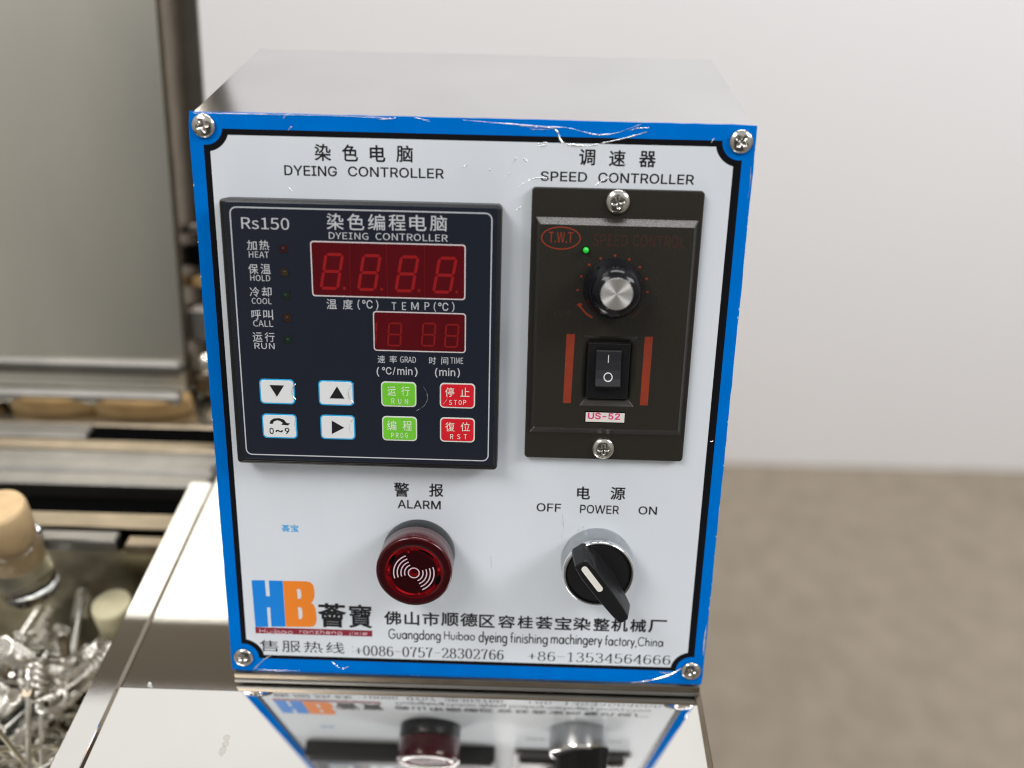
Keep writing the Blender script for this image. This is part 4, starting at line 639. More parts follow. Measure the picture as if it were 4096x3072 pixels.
# serif figures (thick uprights, thin level strokes) and geometric letters, drawn as pen strokes
SERIF = {
    '0': [ell(.25, .5, .19, .47)],
    '1': [[(.10, .82), (.26, .95)], [(.27, .95), (.27, .03)], [(.12, .02), (.42, .02)]],
    '2': [bez((.07, .76), (.06, 1.04), (.45, 1.04), (.42, .70)) + bez((.42, .70), (.38, .42), (.15, .25), (.06, .05)), [(.05, .05), (.44, .05)], [(.44, .05), (.46, .20)]],
    '3': [bez((.08, .80), (.10, 1.02), (.42, 1.02), (.41, .75)) + bez((.41, .75), (.40, .56), (.28, .52), (.18, .52)),
          bez((.20, .52), (.36, .52), (.45, .40), (.44, .26)) + bez((.44, .26), (.42, -.04), (.08, -.06), (.06, .20))],
    '4': [[(.36, .95), (.03, .30)], [(.03, .28), (.49, .28)], [(.36, .95), (.36, .03)], [(.24, .02), (.48, .02)]],
    '5': [[(.11, .95), (.43, .95)], [(.11, .95), (.08, .50)], bez((.08, .50), (.20, .66), (.45, .62), (.44, .32)) + bez((.44, .32), (.43, -.04), (.10, -.06), (.06, .17))],
    '6': [bez((.42, .82), (.36, 1.02), (.06, 1.02), (.06, .44)), ell(.255, .31, .185, .28)],
    '7': [[(.06, .80), (.08, .95)], [(.08, .95), (.45, .95)], bez((.45, .95), (.33, .72), (.24, .45), (.22, .02))],
    '8': [ell(.25, .735, .155, .215), ell(.25, .27, .19, .245)],
    '9': [ell(.245, .69, .185, .28), bez((.08, .18), (.14, -.02), (.44, -.02), (.44, .56))],
    '+': [[(.02, .45), (.48, .45)], [(.25, .72), (.25, .18)]],
    '-': [[(.04, .50), (.46, .50)]],
    ':': [[(.22, .10), (.22, .18)], [(.22, .82), (.22, .90)]],
}
GEO = {
    'a': (.60, [ell(.25, .31, .21, .29), [(.51, .61), (.51, .01)]]),
    'b': (.56, [[(.06, 1.0), (.06, .01)], ell(.29, .31, .22, .29)]),
    'c': (.46, [ell(.27, .31, .22, .29, 48, 312)]),
    'd': (.56, [ell(.25, .31, .22, .29), [(.47, 1.0), (.47, .01)]]),
    'e': (.54, [[(.04, .33), (.47, .33)], ell(.26, .31, .22, .29, 4, 318)]),
    'f': (.32, [bez((.30, .98), (.16, 1.02), (.13, .92), (.13, .80)) + [(.13, .01)], [(.01, .60), (.27, .60)]]),
    'g': (.56, [ell(.25, .31, .22, .29), [(.47, .61), (.47, .0)] + bez((.47, .0), (.47, -.24), (.25, -.30), (.06, -.18))]),
    'h': (.52, [[(.06, 1.0), (.06, .01)], bez((.06, .36), (.10, .66), (.42, .70), (.42, .36)) + [(.42, .01)]]),
    'i': (.16, [[(.07, .61), (.07, .01)], [(.07, .80), (.07, .86)]]),
    'j': (.20, [[(.11, .61), (.11, -.14)] + bez((.11, -.14), (.11, -.26), (.04, -.28), (-.02, -.26)), [(.11, .80), (.11, .86)]]),
    'm': (.82, [[(.06, .61), (.06, .01)], bez((.06, .36), (.10, .66), (.38, .70), (.38, .36)) + [(.38, .01)], bez((.38, .36), (.42, .66), (.71, .70), (.71, .36)) + [(.71, .01)]]),
    'n': (.52, [[(.06, .61), (.06, .01)], bez((.06, .36), (.10, .66), (.42, .70), (.42, .36)) + [(.42, .01)]]),
    'o': (.54, [ell(.26, .31, .22, .29)]),
    'r': (.32, [[(.06, .61), (.06, .01)], bez((.06, .36), (.08, .56), (.18, .64), (.29, .58))]),
    's': (.40, [bez((.33, .52), (.28, .64), (.05, .64), (.06, .46)) + bez((.06, .46), (.07, .32), (.34, .34), (.34, .16)) + bez((.34, .16), (.34, -.03), (.08, -.03), (.04, .12))]),
    't': (.30, [[(.13, .85), (.13, .01)], [(.01, .60), (.26, .60)]]),
    'u': (.52, [[(.06, .61), (.06, .26)] + bez((.06, .26), (.06, -.06), (.42, -.06), (.42, .26)) + [(.42, .61)]]),
    'x': (.46, [[(.03, .61), (.41, .01)], [(.41, .61), (.03, .01)]]),
    'y': (.48, [[(.02, .61), (.23, .06)], [(.43, .61), (.14, -.24)]]),
    'z': (.46, [[(.04, .58), (.40, .58)], [(.40, .58), (.04, .04)], [(.04, .04), (.42, .04)]]),
    'C': (.76, [ell(.42, .5, .36, .48, 42, 318)]),
    'G': (.84, [ell(.42, .5, .36, .48, 40, 330), [(.74, .22), (.74, .48)], [(.46, .48), (.74, .48)]]),
    'H': (.68, [[(.07, 1.0), (.07, .01)], [(.58, 1.0), (.58, .01)], [(.07, .52), (.58, .52)]]),
    ',': (.20, [[(.12, .08), (.06, -.14)]]),
}


def glyph_strokes(text, font):
    x, out = 0.0, []
    for ch in text:
        if font == 's':
            adv, st = (.56 if ch not in ':' else .36), SERIF[ch]
        else:
            adv, st = GEO[ch]; adv += .06
        for s in st:
            out.append(([(px + x, py) for px, py in s], ch))
        x += adv
    return out


def glyph_loops(text, font):
    x, out = 0, []
    for ch in text:
        adv, body = GLYPHS[font + ch]
        for c in body.split('|'):
            out.append([((int(q.split(',')[0]) + x) / 500.0, int(q.split(',')[1]) / 500.0) for q in c.split()])
        x += adv
    return out


def fill_loops(loops, bold=0.0, nonzero=False):
    """fills closed outlines (with holes) -> verts, faces in 2D"""
    from mathutils.geometry import delaunay_2d_cdt
    vs, es = [], []
    for l in loops:
        b = len(vs)
        vs += [Vector(p) for p in l]
        es += [(b + k, b + (k + 1) % len(l)) for k in range(len(l))]
    ov, oe, of, _, _, _ = delaunay_2d_cdt(vs, es, [], 0, 1e-6)

    def inside(x, y):
        wn_, cr = 0, 0
        for l in loops:
            for k in range(len(l)):
                (x0, y0), (x1, y1) = l[k], l[(k + 1) % len(l)]
                if (y0 > y) != (y1 > y) and x < (x1 - x0) * (y - y0) / (y1 - y0) + x0:
                    cr += 1
                    wn_ += 1 if y1 > y0 else -1
        return wn_ != 0 if nonzero else cr % 2 == 1
    fs = [f for f in of if inside(sum(ov[i].x for i in f) / len(f), sum(ov[i].y for i in f) / len(f))]
    rim = []
    if bold:
        for l in loops:
            for k in range(len(l)):
                p, q = Vector(l[k]), Vector(l[(k + 1) % len(l)])
                t = q - p
                if t.length < 1e-6: continue
                t = t.normalized() * bold
                nn = Vector((-t.y, t.x))
                rim.append([tuple(c) for c in (p - t * .7 - nn, q + t * .7 - nn, q + t * .7 + nn, p - t * .7 + nn)])
    return [(v.x, v.y) for v in ov], fs, rim


def lay_text(mb, item, w, m):
    """one word, its ink fitted into the measured box u0..u1, vt..vb (mm) on height w"""
    text, font, u0, u1, vt, vb, bold = item
    if font in 'sf':
        st = glyph_strokes(text, font)
        ascend = 1.0
        lo = -0.26 if any(c in text for c in 'gjpqy') else (-0.14 if ',' in text else 0.0)
        if font == 'f' and not any(c in text for c in 'bdfhtGHCi'): ascend = 0.62
        xs = [p[0] for s, _ in st for p in s]
        x0, x1 = min(xs) - .04, max(xs) + .04
        sx, sy = (u1 - u0) / (x1 - x0), (vb - vt) / (ascend - lo)
        z = w
        for s, ch in st:
            pts = [Vector((u0 + (x - x0) * sx, vt + (ascend - y) * sy)) for x, y in s]
            n = len(pts); L, R = [], []
            closed = (pts[0] - pts[-1]).length < 1e-5 and n > 6
            for k in range(n):
                if closed:
                    t = pts[(k + 1) % (n - 1)] - pts[(k - 1) % (n - 1)]
                else:
                    t = pts[min(k + 1, n - 1)] - pts[max(k - 1, 0)]
                t.normalize()
                if font == 's':
                    hw = (0.017 + 0.045 * abs(t.y) ** 1.5) * sy * 1.02
                else:
                    hw = 0.062 * sy * (0.80 + 0.2 * abs(t.x))
                nn = Vector((-t.y, t.x)) * hw
                L.append(pts[k] + nn); R.append(pts[k] - nn)
            z += 0.002
            for k in range(n - 1):
                mb.face([PU(L[k].x, L[k].y, z), PU(L[k + 1].x, L[k + 1].y, z), PU(R[k + 1].x, R[k + 1].y, z), PU(R[k].x, R[k].y, z)], m)
        return
    vs, fs, rim_ = fill_loops(glyph_loops(text, font), bold, True)
    x0 = min(v[0] for v in vs); x1 = max(v[0] for v in vs); y0 = min(v[1] for v in vs); y1 = max(v[1] for v in vs)
    x0 -= bold; x1 += bold; y0 -= bold; y1 += bold
    b = len(mb.v)
    at = lambda x, y, z: PU(u0 + (x - x0) / (x1 - x0) * (u1 - u0), vt + (y1 - y) / (y1 - y0) * (vb - vt), z)
    for x, y in vs:
        mb.v.append(at(x, y, w))
    k = mb.slot(m)
    for q, r in enumerate(rim_):
        mb.face([at(x, y, w + 0.002 + 0.0005 * (q % 7)) for x, y in r], m)
    for f in fs:
        mb.f.append(tuple(b + i for i in f)); mb.m.append(k); mb.s.append(False)


def flat_shape(mb, loops, w, m):
    vs, fs, _ = fill_loops([[(p[0], -p[1]) for p in l] for l in loops])
    b = len(mb.v)
    mb.v += [PU(x, -y, w) for x, y in vs]
    k = mb.slot(m)
    for f in fs:
        mb.f.append(tuple(b + i for i in f)); mb.m.append(k); mb.s.append(False)


def arc_band(mb, c, r, t, a0, a1, w, m, n=24):
    for k in range(n):
        p = [math.radians(a0 + (a1 - a0) * (k + d) / n) for d in (0, 1)]
        q = [PU(c[0] + (r + s * t / 2) * math.cos(a), c[1] - (r + s * t / 2) * math.sin(a), w) for a, s in ((p[0], -1), (p[0], 1), (p[1], 1), (p[1], -1))]
        mb.face(q, m)


# ================================================================== the setting
PANEL_V = 0.21598
LEAN = math.radians(18.5)
sl, cl = math.sin(LEAN), math.cos(LEAN)
PANEL_M = Matrix(((1, 0, 0, 0), (0, sl, -cl, 0.07028), (0, cl, sl, 0.21004), (0, 0, 0, 1)))

fl = MB()
fl.face([(-4, -1.5, -0.9), (5, -1.5, -0.9), (5, 1.25, -0.9), (-4, 1.25, -0.9)], 'concrete')
meta(fl.build('floor'), kind='structure')
wa = MB()
wa.rings([[(-4, 1.21, -0.95), (5, 1.24, -0.95), (5, 1.34, -0.95), (-4, 1.31, -0.95)],
          [(-4, 1.21, 0.68), (5, 1.24, 0.68), (5, 1.34, 0.68), (-4, 1.31, 0.68)]], 'wall_paint')
meta(wa.build('wall'), 'plain white painted wall behind the control box, meeting the bare concrete floor', 'wall')

# ------------------------------------------------------------------ the machine: deck, tank, lid
mach = bpy.data.objects.new('dyeing_machine', None)
COL.objects.link(mach)
mach.location = (0.0, 0.0, -0.9)
meta(mach, 'polished stainless steel machine with a mirror deck, sunken tank and raised lid', 'machine')


def mpart(name, mb, parent=None):
    o = mb.build(name)
    o.parent = parent or mach
    o.matrix_parent_inverse = (parent or mach).matrix_basis.inverted() if not parent else Matrix()
    return o


d = MB()       # front sheet of the deck, its right edge rolled down
R_ = 0.003
prof = [(-0.0445, 0.0)] + [(0.1885 + R_ * math.sin(a) - R_ + 0.0022, R_ * math.cos(a) - R_) for a in [k * PI / 12 for k in range(7)]] + [(0.1907, -0.9)]
prof = [(-0.0445, 0.0), (0.1878, 0.0)]
d.rings([[(x, -0.45, z - 0.0055) for x, z in prof], [(x, -0.0042 - (x - 0.0) * 0.0, z) for x, z in prof]], 'deck_steel', closed=False, cap1=False)
d.face([(-0.0445, -0.0042, 0), (0.1878, -0.0042, 0), (0.1878, -0.0042, -0.002), (-0.0445, -0.0042, -0.002)], 'edge_steel')
mpart('deck_sheet', d)
d = MB()
for k, (x, y, lx, ly) in enumerate(((0.0046, -0.0245, 0.0016, 0.0014), (0.0050, -0.0270, 0.0015, 0.0015), (0.0047, -0.0300, 0.0014, 0.0022))):
    d.face([(x + lx * math.cos(a) * random.uniform(0.8, 1.1), y + ly * math.sin(a) * random.uniform(0.8, 1.1), 0.0002 - 0.0055 * (-y / 0.45)) for a in [j * PI / 6 for j in range(12)]], 'smudge')
mpart('smudge', d)
fk = MB()
fk.rings([[(0.0009 * math.cos(a), 0.0006 * math.sin(a), 0) for a in [j * PI / 4 for j in range(8)]], [(0.0002 + 0.0006 * math.cos(a), 0.0003 + 0.0004 * math.sin(a), 0.0012) for a in [j * PI / 4 for j in range(8)]]], 'key_white')
meta(fk.build('plastic_flake', loc=(-0.0335, -0.0022, -0.0009)), 'tiny white plastic flake lying on the deck left of the box foot', 'flake')
d = MB()       # rear sheet, 1 mm lower
d.face([(-0.0445, -0.0034, -0.0010), (0.1878, -0.0034, -0.0010), (0.1878, 0.26, -0.0010), (-0.0445, 0.26, -0.0010)], 'mirror_steel')
d.face([(-0.0445, -0.0034, -0.0010), (-0.0445, -0.0042, -0.0025), (0.1878, -0.0042, -0.0025), (0.1878, -0.0034, -0.0010)], 'gap_black')
mpart('deck_sheet', d)
d = MB()
arc = [(0.1878 + 0.0028 * math.sin(a), -0.0028 + 0.0028 * math.cos(a)) for a in [k * PI / 12 for k in range(7)]] + [(0.1906, -0.9)]
d.rings([[(x, -0.45, z) for x, z in arc], [(x, 0.26, z) for x, z in arc]], 'edge_steel', closed=False, cap1=False, smooth=True)
mpart('side_panel', d)
d = MB()
d.box((-0.0565, -0.45, -0.012), (-0.0455, 0.1185, 0.0008), 'mirror_steel', bev=0.0003)
rim = mpart('tank_rim', d)
d = MB()
d.face([(-0.0455, -0.45, -0.004), (-0.0445, -0.45, -0.004), (-0.0445, 0.1185, -0.004), (-0.0455, 0.1185, -0.004)], 'gap_black')
mpart('seam', d)
d = MB()       # tank: open basin
xa, xb, ya, yb, zt, zb = -0.62, -0.0565, -0.45, 0.0885, -0.004, -0.30
d.face([(xa, ya, zb), (xb, ya, zb), (xb, yb, zb), (xa, yb, zb)], 'tank_steel')
d.face([(xb, ya, zb), (xb, ya, zt), (xb, yb, zt), (xb, yb, zb)], 'tank_steel')
d.face([(xa, yb, zb), (xb, yb, zb), (xb, yb, zt), (xa, yb, zt)], 'tank_steel')
d.face([(xa, ya, zb), (xa, yb, zb), (xa, yb, zt), (xa, ya, zt)], 'tank_steel')
mpart('tank', d)


def rail(name, x0, x1, y0, y1, z0, z1, m, bev=0.001):
    b = MB(); b.box((x0, y0, z0), (x1, y1, z1), m, bev)
    return mpart(name, b)


rail('rail', -0.62, -0.0575, 0.0885, 0.1000, -0.020, -0.004, 'edge_steel')
rail('slot', -0.62, -0.0575, 0.1000, 0.1160, -0.030, -0.010, 'gap_black', 0)
rail('rail', -0.62, -0.0480, 0.1160, 0.1252, -0.03, 0.0000, 'rail_steel')
rail('rail', -0.62, -0.0480, 0.1262, 0.1362, -0.03, 0.0006, 'rail_steel', 0.002)
rail('rail', -0.62, -0.0480, 0.1366, 0.1440, -0.03, -0.0010, 'rail_steel')
rail('rail', -0.62, -0.0480, 0.1444, 0.1530, -0.03, -0.0003, 'edge_steel')
rail('slot', -0.1265, -0.0480, 0.1534, 0.1650, -0.03, -0.0008, 'gap_black', 0)
rail('slot', -0.62, -0.2020, 0.1534, 0.1650, -0.03, -0.0008, 'gap_black', 0)
rail('rail', -0.2020, -0.1265, 0.1534, 0.1650, -0.03, 0.0008, 'rail_steel')
rail('rail', -0.62, -0.0480, 0.1654, 0.1700, -0.03, 0.0000, 'edge_steel')
rail('rail', -0.62, -0.0480, 0.1700, 0.2400, -0.03, -0.0030, 'brushed_steel')
# loose clamp on the tank's inner ledge
rail('ledge_strip', -0.125, -0.082, 0.0800, 0.0872, -0.012, -0.0045, 'rail_steel', 0.0008)
rail('ledge_strip', -0.078, -0.0585, 0.0800, 0.0868, -0.014, -0.0065, 'edge_steel', 0.0008)

# lid, hinged at the back and leaning back
LA = math.radians(19.5)
lid_m = Matrix.Translation((-0.08, 0.1865, 0.006)) @ Matrix.Rotation(-LA, 4, 'X')
d = MB()
d.box((-0.60, 0.0, 0.0), (0.0, 0.030, 0.345), 'brushed_steel', 0.0015)
lid = d.build('lid'); lid.parent = mach
lid.matrix_world = Matrix.Identity(4)
lid.matrix_parent_inverse = Matrix.Translation((0, 0, 0.9))
lid.matrix_basis = lid_m
d = MB()
d.box((0.0002, 0.002, 0.004), (0.0022, 0.0335, 0.345), 'edge_steel', 0.0006)
d.box((0.0022, 0.0315, 0.004), (0.0100, 0.0335, 0.345), 'rail_steel', 0.0004)
f = d.build('lid_flange'); f.parent = lid
d = MB()
d.box((-0.60, -0.0055, 0.0125), (-0.001, -0.0002, 0.0215), 'rail_steel', 0.0025)
f = d.build('lid_lip'); f.parent = lid
d = MB()
d.box((-0.60, -0.0090, -0.004), (-0.001, -0.0002, 0.0035), 'rail_steel', 0.0025)
f = d.build('lid_lip'); f.parent = lid
d = MB()
d.box((0.002, 0.006, 0.030), (0.012, 0.020, 0.052), 'rail_steel', 0.003)
d.box((0.002, 0.008, -0.002), (0.014, 0.022, 0.012), 'edge_steel', 0.003)
d.lathe([(0.004, 0.012), (0.006, 0.014), (0.006, 0.022), (0.003, 0.025)], 'wire_steel', c=(0.010, 0.010), n=20)
f = d.build('hinge'); f.parent = lid
d = MB()
d.box((0.003, 0.012, 0.062), (0.010, 0.022, 0.068), 'stopper_brown', 0.001)
d.box((0.003, 0.012, 0.074), (0.012, 0.022, 0.086), 'gap_black', 0.001)
d.box((0.003, 0.012, 0.092), (0.012, 0.022, 0.098), 'rail_steel', 0.001)
f = d.build('lid_latch'); f.parent = lid


# ------------------------------------------------------------------ stoppered flasks and wire clips in the tank
def flask(loc, tilt, stop_mat, r_stop, label, group=None, cat='flask'):
    root = bpy.data.objects.new('stoppered_flask', None)
    COL.objects.link(root)
    root.location = loc
    root.rotation_euler = tilt
    meta(root, label, cat, group)
    b = MB()
    h = 0.030
    b.lathe([(0.001, h + 0.040), (r_stop * 1.04, h + 0.040), (r_stop * 1.10, h + 0.043), (r_stop * 1.08, h + 0.056), (r_stop * 1.02, h + 0.066), (r_stop * 1.15, h + 0.070),
             (r_stop * 1.15, h + 0.073), (r_stop * 0.95, h + 0.073)], 'glass', n=32, cap1=False)
    g = b.build('flask_body'); g.parent = root; g.location = (0, 0, -0.030)
    b = MB()
    b.lathe([(r_stop * 0.85, 0.060), (r_stop * 0.93, 0.074), (r_stop * 1.02, 0.0745), (r_stop * 1.06, 0.0920), (r_stop * 0.98, 0.0945)], stop_mat, n=32)
    s = b.build('stopper'); s.parent = root
    return root


flask((-0.1215, 0.0655, -0.0640), (0.0, 0.0, 0), 'stopper', 0.0118, 'glass flask with a large beige rubber stopper at the left edge of the tank')
flask((-0.0880, 0.0700, -0.132), (0.0, 0.0, 0), 'stopper_cream', 0.0092, 'glass flask with a small cream stopper, low in the tank beside the steel rim')
for k, (x, n_) in enumerate(((-0.218, 'left'), (-0.158, 'middle'), (-0.107, 'right'))):
    b = MB()
    rr = 0.024 if k < 2 else 0.026
    b.lathe([(rr * 0.8, 0.0), (rr, 0.001), (rr, 0.0075), (rr * 0.9, 0.0085)], 'stopper_brown', n=32)
    o = b.build('flask_stopper', loc=(x, 0.1850, -0.003))
    o.scale = (1.15, 0.40, 1.35)
    meta(o, 'ochre rubber stopper lying under the lid, %s one of the three in the row' % n_, 'stopper', 'ochre stoppers along the foot of the lid')

CLIP_LABEL = 'shiny bent steel wire clip lying among the others down in the tank'


def clip_mesh():
    b = MB()
    path = []
    for k in range(9):
        path.append((-0.008, 0, 0.045 - 0.0055 * k))
    for k in range(1, 8):
        a = PI + PI * k / 8
        path.append((0.008 * math.cos(a), 0.0, 0.001 + 0.010 * math.sin(a)))
    for k in range(9):
        path.append((0.008, 0, 0.001 + 0.0055 * k))
    b.tube(path, 0.0012, 'wire_steel', 8)
    coil = [(0.0045 * math.cos(k * 0.9), 0.0045 * math.sin(k * 0.9), 0.030 + 0.00045 * k) for k in range(40)]
    b.tube(coil, 0.0009, 'wire_steel', 6)
    return b


def scatter(first, spots, label, cat, group, tilt, scales):
    for k, p in enumerate(spots):
        o = first if k == 0 else first.copy()
        if k: COL.objects.link(o)
        else: meta(o, label, cat, group)
        s_ = random.uniform(*scales)
        o.scale = (s_, s_, s_)
        o.location = p
        o.rotation_euler = (random.uniform(-tilt, tilt), random.uniform(-tilt, tilt), random.uniform(0, 6.28))


scatter(clip_mesh().build('wire_clip'), CLIP_SPOTS, CLIP_LABEL, 'clip', 'steel wire clips in the tank', 1.2, (0.7, 1.1))
b = MB()
b.lathe([(0.0008, -0.026), (0.0040, -0.025), (0.0052, -0.021), (0.0052, 0.024), (0.0060, 0.0255), (0.0060, 0.027), (0.0042, 0.027), (0.0042, -0.019), (0.0006, -0.023)], 'glass', n=24)
scatter(b.build('glass_tube'), TUBE_SPOTS, 'small clear glass tube lying among the wire clips in the tank', 'glass tube', 'glass tubes in the tank', 1.0, (0.8, 1.2))
b = MB()
b.tube([(0, 0, -0.035), (0, 0, 0.035)], 0.0022, 'edge_steel', 10)
scatter(b.build('steel_rod'), ROD_SPOTS, 'thin brownish steel rod slanting through the clutter in the tank', 'rod', 'steel rods in the tank', 0.7, (0.9, 1.2))

# ================================================================== the control box
box = bpy.data.objects.new('control_box', None)
COL.objects.link(box)
box.location = (0.095, 0.02, 0.0)
meta(box, 'tilted steel control box with a white and blue instrument panel standing on the mirror deck', 'control box')
BI = Matrix.Translation((-0.095, -0.02, 0.0))


def bpart(name, mb, panel=True, label=None):
    """a part of the box, built in panel coordinates"""
    o = mb.build(name)
    o.parent = box
    o.matrix_basis = BI @ (PANEL_M if panel else Matrix())
    if label: o['label'] = label
    return o


def sub(name, mb, parent, label=None, centre=None):
    """a piece of a part, same coordinates as its part; centre moves the origin to the piece's own axis"""
    if centre:
        c = Vector(PU(*centre))
        mb.v = [tuple(Vector(p) - c) for p in mb.v]
    o = mb.build(name)
    o.parent = parent
    if centre: o.location = c
    if label: o['label'] = label
    return o


# housing -------------------------------------------------------------
h = MB()
s0, s1 = 0.0007, 0.1893
ft = (0.07028 - 0.001 * sl, 0.21004 - 0.0005)
side = [(0.0022, 0.0002), (0.0022 + 0.0012 * sl, 0.0012), (ft[0] + 0.0015 * cl, ft[1] - 0.0008), (0.158, 0.2085), (0.150, 0.0002)]
n = len(side)
for i in range(n):
    j = (i + 1) % n
    a, b = side[i], side[j]
    h.face([(s0, a[0], a[1]), (s1, a[0], a[1]), (s1, b[0], b[1]), (s0, b[0], b[1])], 'box_steel')
h.face([(s0, y, z) for y, z in side], 'box_steel')
h.face([(s1, y, z) for y, z in reversed(side)], 'box_steel')
bpart('housing', h, panel=False)
h = MB()     # folded foot strip below the panel
h.box((0.0010, -0.0003, 0.0001), (0.1890, 0.0020, 0.0022), 'rail_steel', 0.0004)
h.box((0.0012, 0.0002, 0.0022), (0.1888, 0.0032, 0.0054), 'edge_steel', 0.0003)
bpart('foot_strip', h, panel=False)

# front panel ---------------------------------------------------------
p = MB()
W_, H_ = 190.0, 215.98


def jag(u0, v0, u1, v1, n, amp):
    out = []
    for k in range(n):
        t = k / n
        q = random.uniform(-amp, amp)
        du, dv = u1 - u0, v1 - v0
        L = math.hypot(du, dv)
        out.append((u0 + du * t - dv / L * q, v0 + dv * t + du / L * q))
    return out


edge = jag(0.6, 0, W_ - 0.4, 0.1, 46, 0.10) + jag(W_ - 0.1, 0.3, W_ - 0.1, H_ - 0.4, 60, 0.13) + jag(W_ - 0.4, H_, 0.5, H_, 44, 0.12) + jag(0, H_ - 0.5, 0, 0.5, 50, 0.07)
p.rings([[PU(u, v, -1.3) for u, v in edge], [PU(u, v, -0.15) for u, v in edge]], 'edge_steel', cap1=False)
cu_, cv_ = W_ / 2, H_ / 2
inn = [(u + (0.12 if u < cu_ else -0.12), v + (0.12 if v < cv_ else -0.12)) for u, v in edge]
p.rings([[PU(u, v, -0.15) for u, v in edge], [PU(u, v, 0.0) for u, v in inn]], 'panel_blue')
SCR = [(5.25, 4.6), (184.8, 5.5), (5.22, 209.5), (184.9, 209.4)]


def notched(m_l, m_t, m_r, m_b, r, w):
    """rectangle whose corners are bitten out by circles round the screws"""
    pts = []
    def arcc(c, ax, ay, bx, by):
        a0 = math.atan2(ay - c[1], ax - c[0]); a1 = math.atan2(by - c[1], bx - c[0])
        while a1 - a0 > PI: a1 -= 2 * PI
        while a1 - a0 < -PI: a1 += 2 * PI
        for k in range(13):
            a = a0 + (a1 - a0) * k / 12
            pts.append((c[0] + r * math.cos(a), c[1] + r * math.sin(a)))
    def hit_h(c, y, s): return c[0] + s * math.sqrt(max(0.01, r * r - (y - c[1]) ** 2))
    def hit_v(c, x, s): return c[1] + s * math.sqrt(max(0.01, r * r - (x - c[0]) ** 2))
    tl, tr, bl, br = SCR
    arcc(tl, m_l, hit_v(tl, m_l, 1), hit_h(tl, m_t, 1), m_t)
    arcc(tr, hit_h(tr, m_t, -1), m_t, m_r, hit_v(tr, m_r, 1))
    arcc(br, m_r, hit_v(br, m_r, -1), hit_h(br, m_b, -1), m_b)
    arcc(bl, hit_h(bl, m_b, 1), m_b, m_l, hit_v(bl, m_l, -1))
    return pts


for k in range(110):      # paint worn off along the edges of the plate
    t = random.random()
    e_ = random.choice('rrrbbl')
    c = {'r': (W_ - random.uniform(0.0, 0.35), H_ * t), 'b': (W_ * t, H_ - random.uniform(0.0, 0.35)), 'l': (random.uniform(0.0, 0.25), H_ * t)}[e_]
    rr = random.uniform(0.06, 0.26)
    st = 1.0 if e_ == 'b' else 2.2
    pts = [(c[0] + rr * random.uniform(0.5, 1.2) * math.cos(-j * PI / 3), c[1] + rr * st * random.uniform(0.5, 1.2) * math.sin(-j * PI / 3)) for j in range(6)]
    p.face([PU(min(u, W_ - 0.14) if e_ == 'r' else u, min(v, H_ - 0.14), 0.012) for u, v in pts], random.choice(('edge_steel', 'sticker', 'key_cyan')))
flat_shape(p, [notched(4.62, 5.35, 185.75, 209.9, 6.1, 0)], 0.02, 'panel_black')
flat_shape(p, [notched(6.75, 7.35, 183.0, 208.25, 8.3, 0)], 0.04, 'panel_white')
front = bpart('front_panel', p)
INKW = 0.07


def screw(c, r, w, parent, hgt=1.6, rot=0.4):
    """pan head with a cross recess"""
    b = MB()
    n, rings = 40, []
    for q in [k / 14 for k in range(15)]:
        rr = r * (1.0 - q)
        ring = []
        for i in range(n):
            a = 2 * PI * i / n
            x, y = rr * math.cos(a), rr * math.sin(a)
            z = hgt * math.sqrt(max(0.0, 1 - (rr / (r * 1.04)) ** 2)) ** 0.8
            ca, sa = abs(x * math.cos(rot) + y * math.sin(rot)), abs(-x * math.sin(rot) + y * math.cos(rot))
            if (ca < r * 0.13 and sa < r * 0.52) or (sa < r * 0.13 and ca < r * 0.52) or rr < r * 0.2:
                z -= 0.9 * (1 - 0.8 * rr / r)
            ring.append((c[0] * 0.001 + x * 0.001, -c[1] * 0.001 + y * 0.001, (w + z) * 0.001))
        rings.append(ring)
    base = [(x, y, w * 0.001) for x, y, z in rings[0]]
    b.rings([base] + rings, 'screw_steel', smooth=True)
    return sub('screw', b, parent)


for (u, v), rot in zip(SCR, (0.3, 0.9, 0.1, 0.55)):
    screw((u, v), 3.95, 0.05, front, 1.9, rot)

# meter ----------------------------------------------------------------
m = MB()
slab(m, 10.9, 27.7, 105.9, 122.7, 1.6, 0.0, 7.6, 'casing', 0.8)
slab(m, 12.6, 28.2, 105.1, 121.4, 1.0, 7.55, 8.3, 'casing', 0.3)
meter = bpart('dyeing_controller', m, label='square dark blue digital meter with red displays and eight keys')
m = MB()
slab(m, 13.3, 28.5, 104.7, 120.25, 0.8, 8.25, 9.0, 'meter_face', 0.15)
frame(m, 14.85, 30.1, 102.85, 118.65, 2.3, 0.42, 9.03, 'silver_ink')
sub('faceplate', m, meter)

DIG = {'8': 'abcdefg', '1': 'bc'}


def seven(mb, cx, cy, wd, ht, slant, t, w, m, segs='abcdefg'):
    hw, hh = wd / 2, ht / 2
    def tr(x, y): return (cx + x + y * slant, cy - y)
    g = t * 0.13
    H = lambda y: [(-hw + g, y), (-hw + t / 2 + g, y + t / 2), (hw - t / 2 - g, y + t / 2), (hw - g, y), (hw - t / 2 - g, y - t / 2), (-hw + t / 2 + g, y - t / 2)]
    V = lambda x, ya, yb: [(x, ya + g), (x + t / 2, ya + t / 2 + g), (x + t / 2, yb - t / 2 - g), (x, yb - g), (x - t / 2, yb - t / 2 - g), (x - t / 2, ya + t / 2 + g)]
    S = {'a': H(hh), 'g': H(0), 'd': H(-hh), 'b': V(hw, 0, hh), 'c': V(hw, -hh, 0), 'f': V(-hw, 0, hh), 'e': V(-hw, -hh, 0)}
    for k in segs:
        mb.face([PU(*tr(x, y), w) for x, y in S[k]], m)


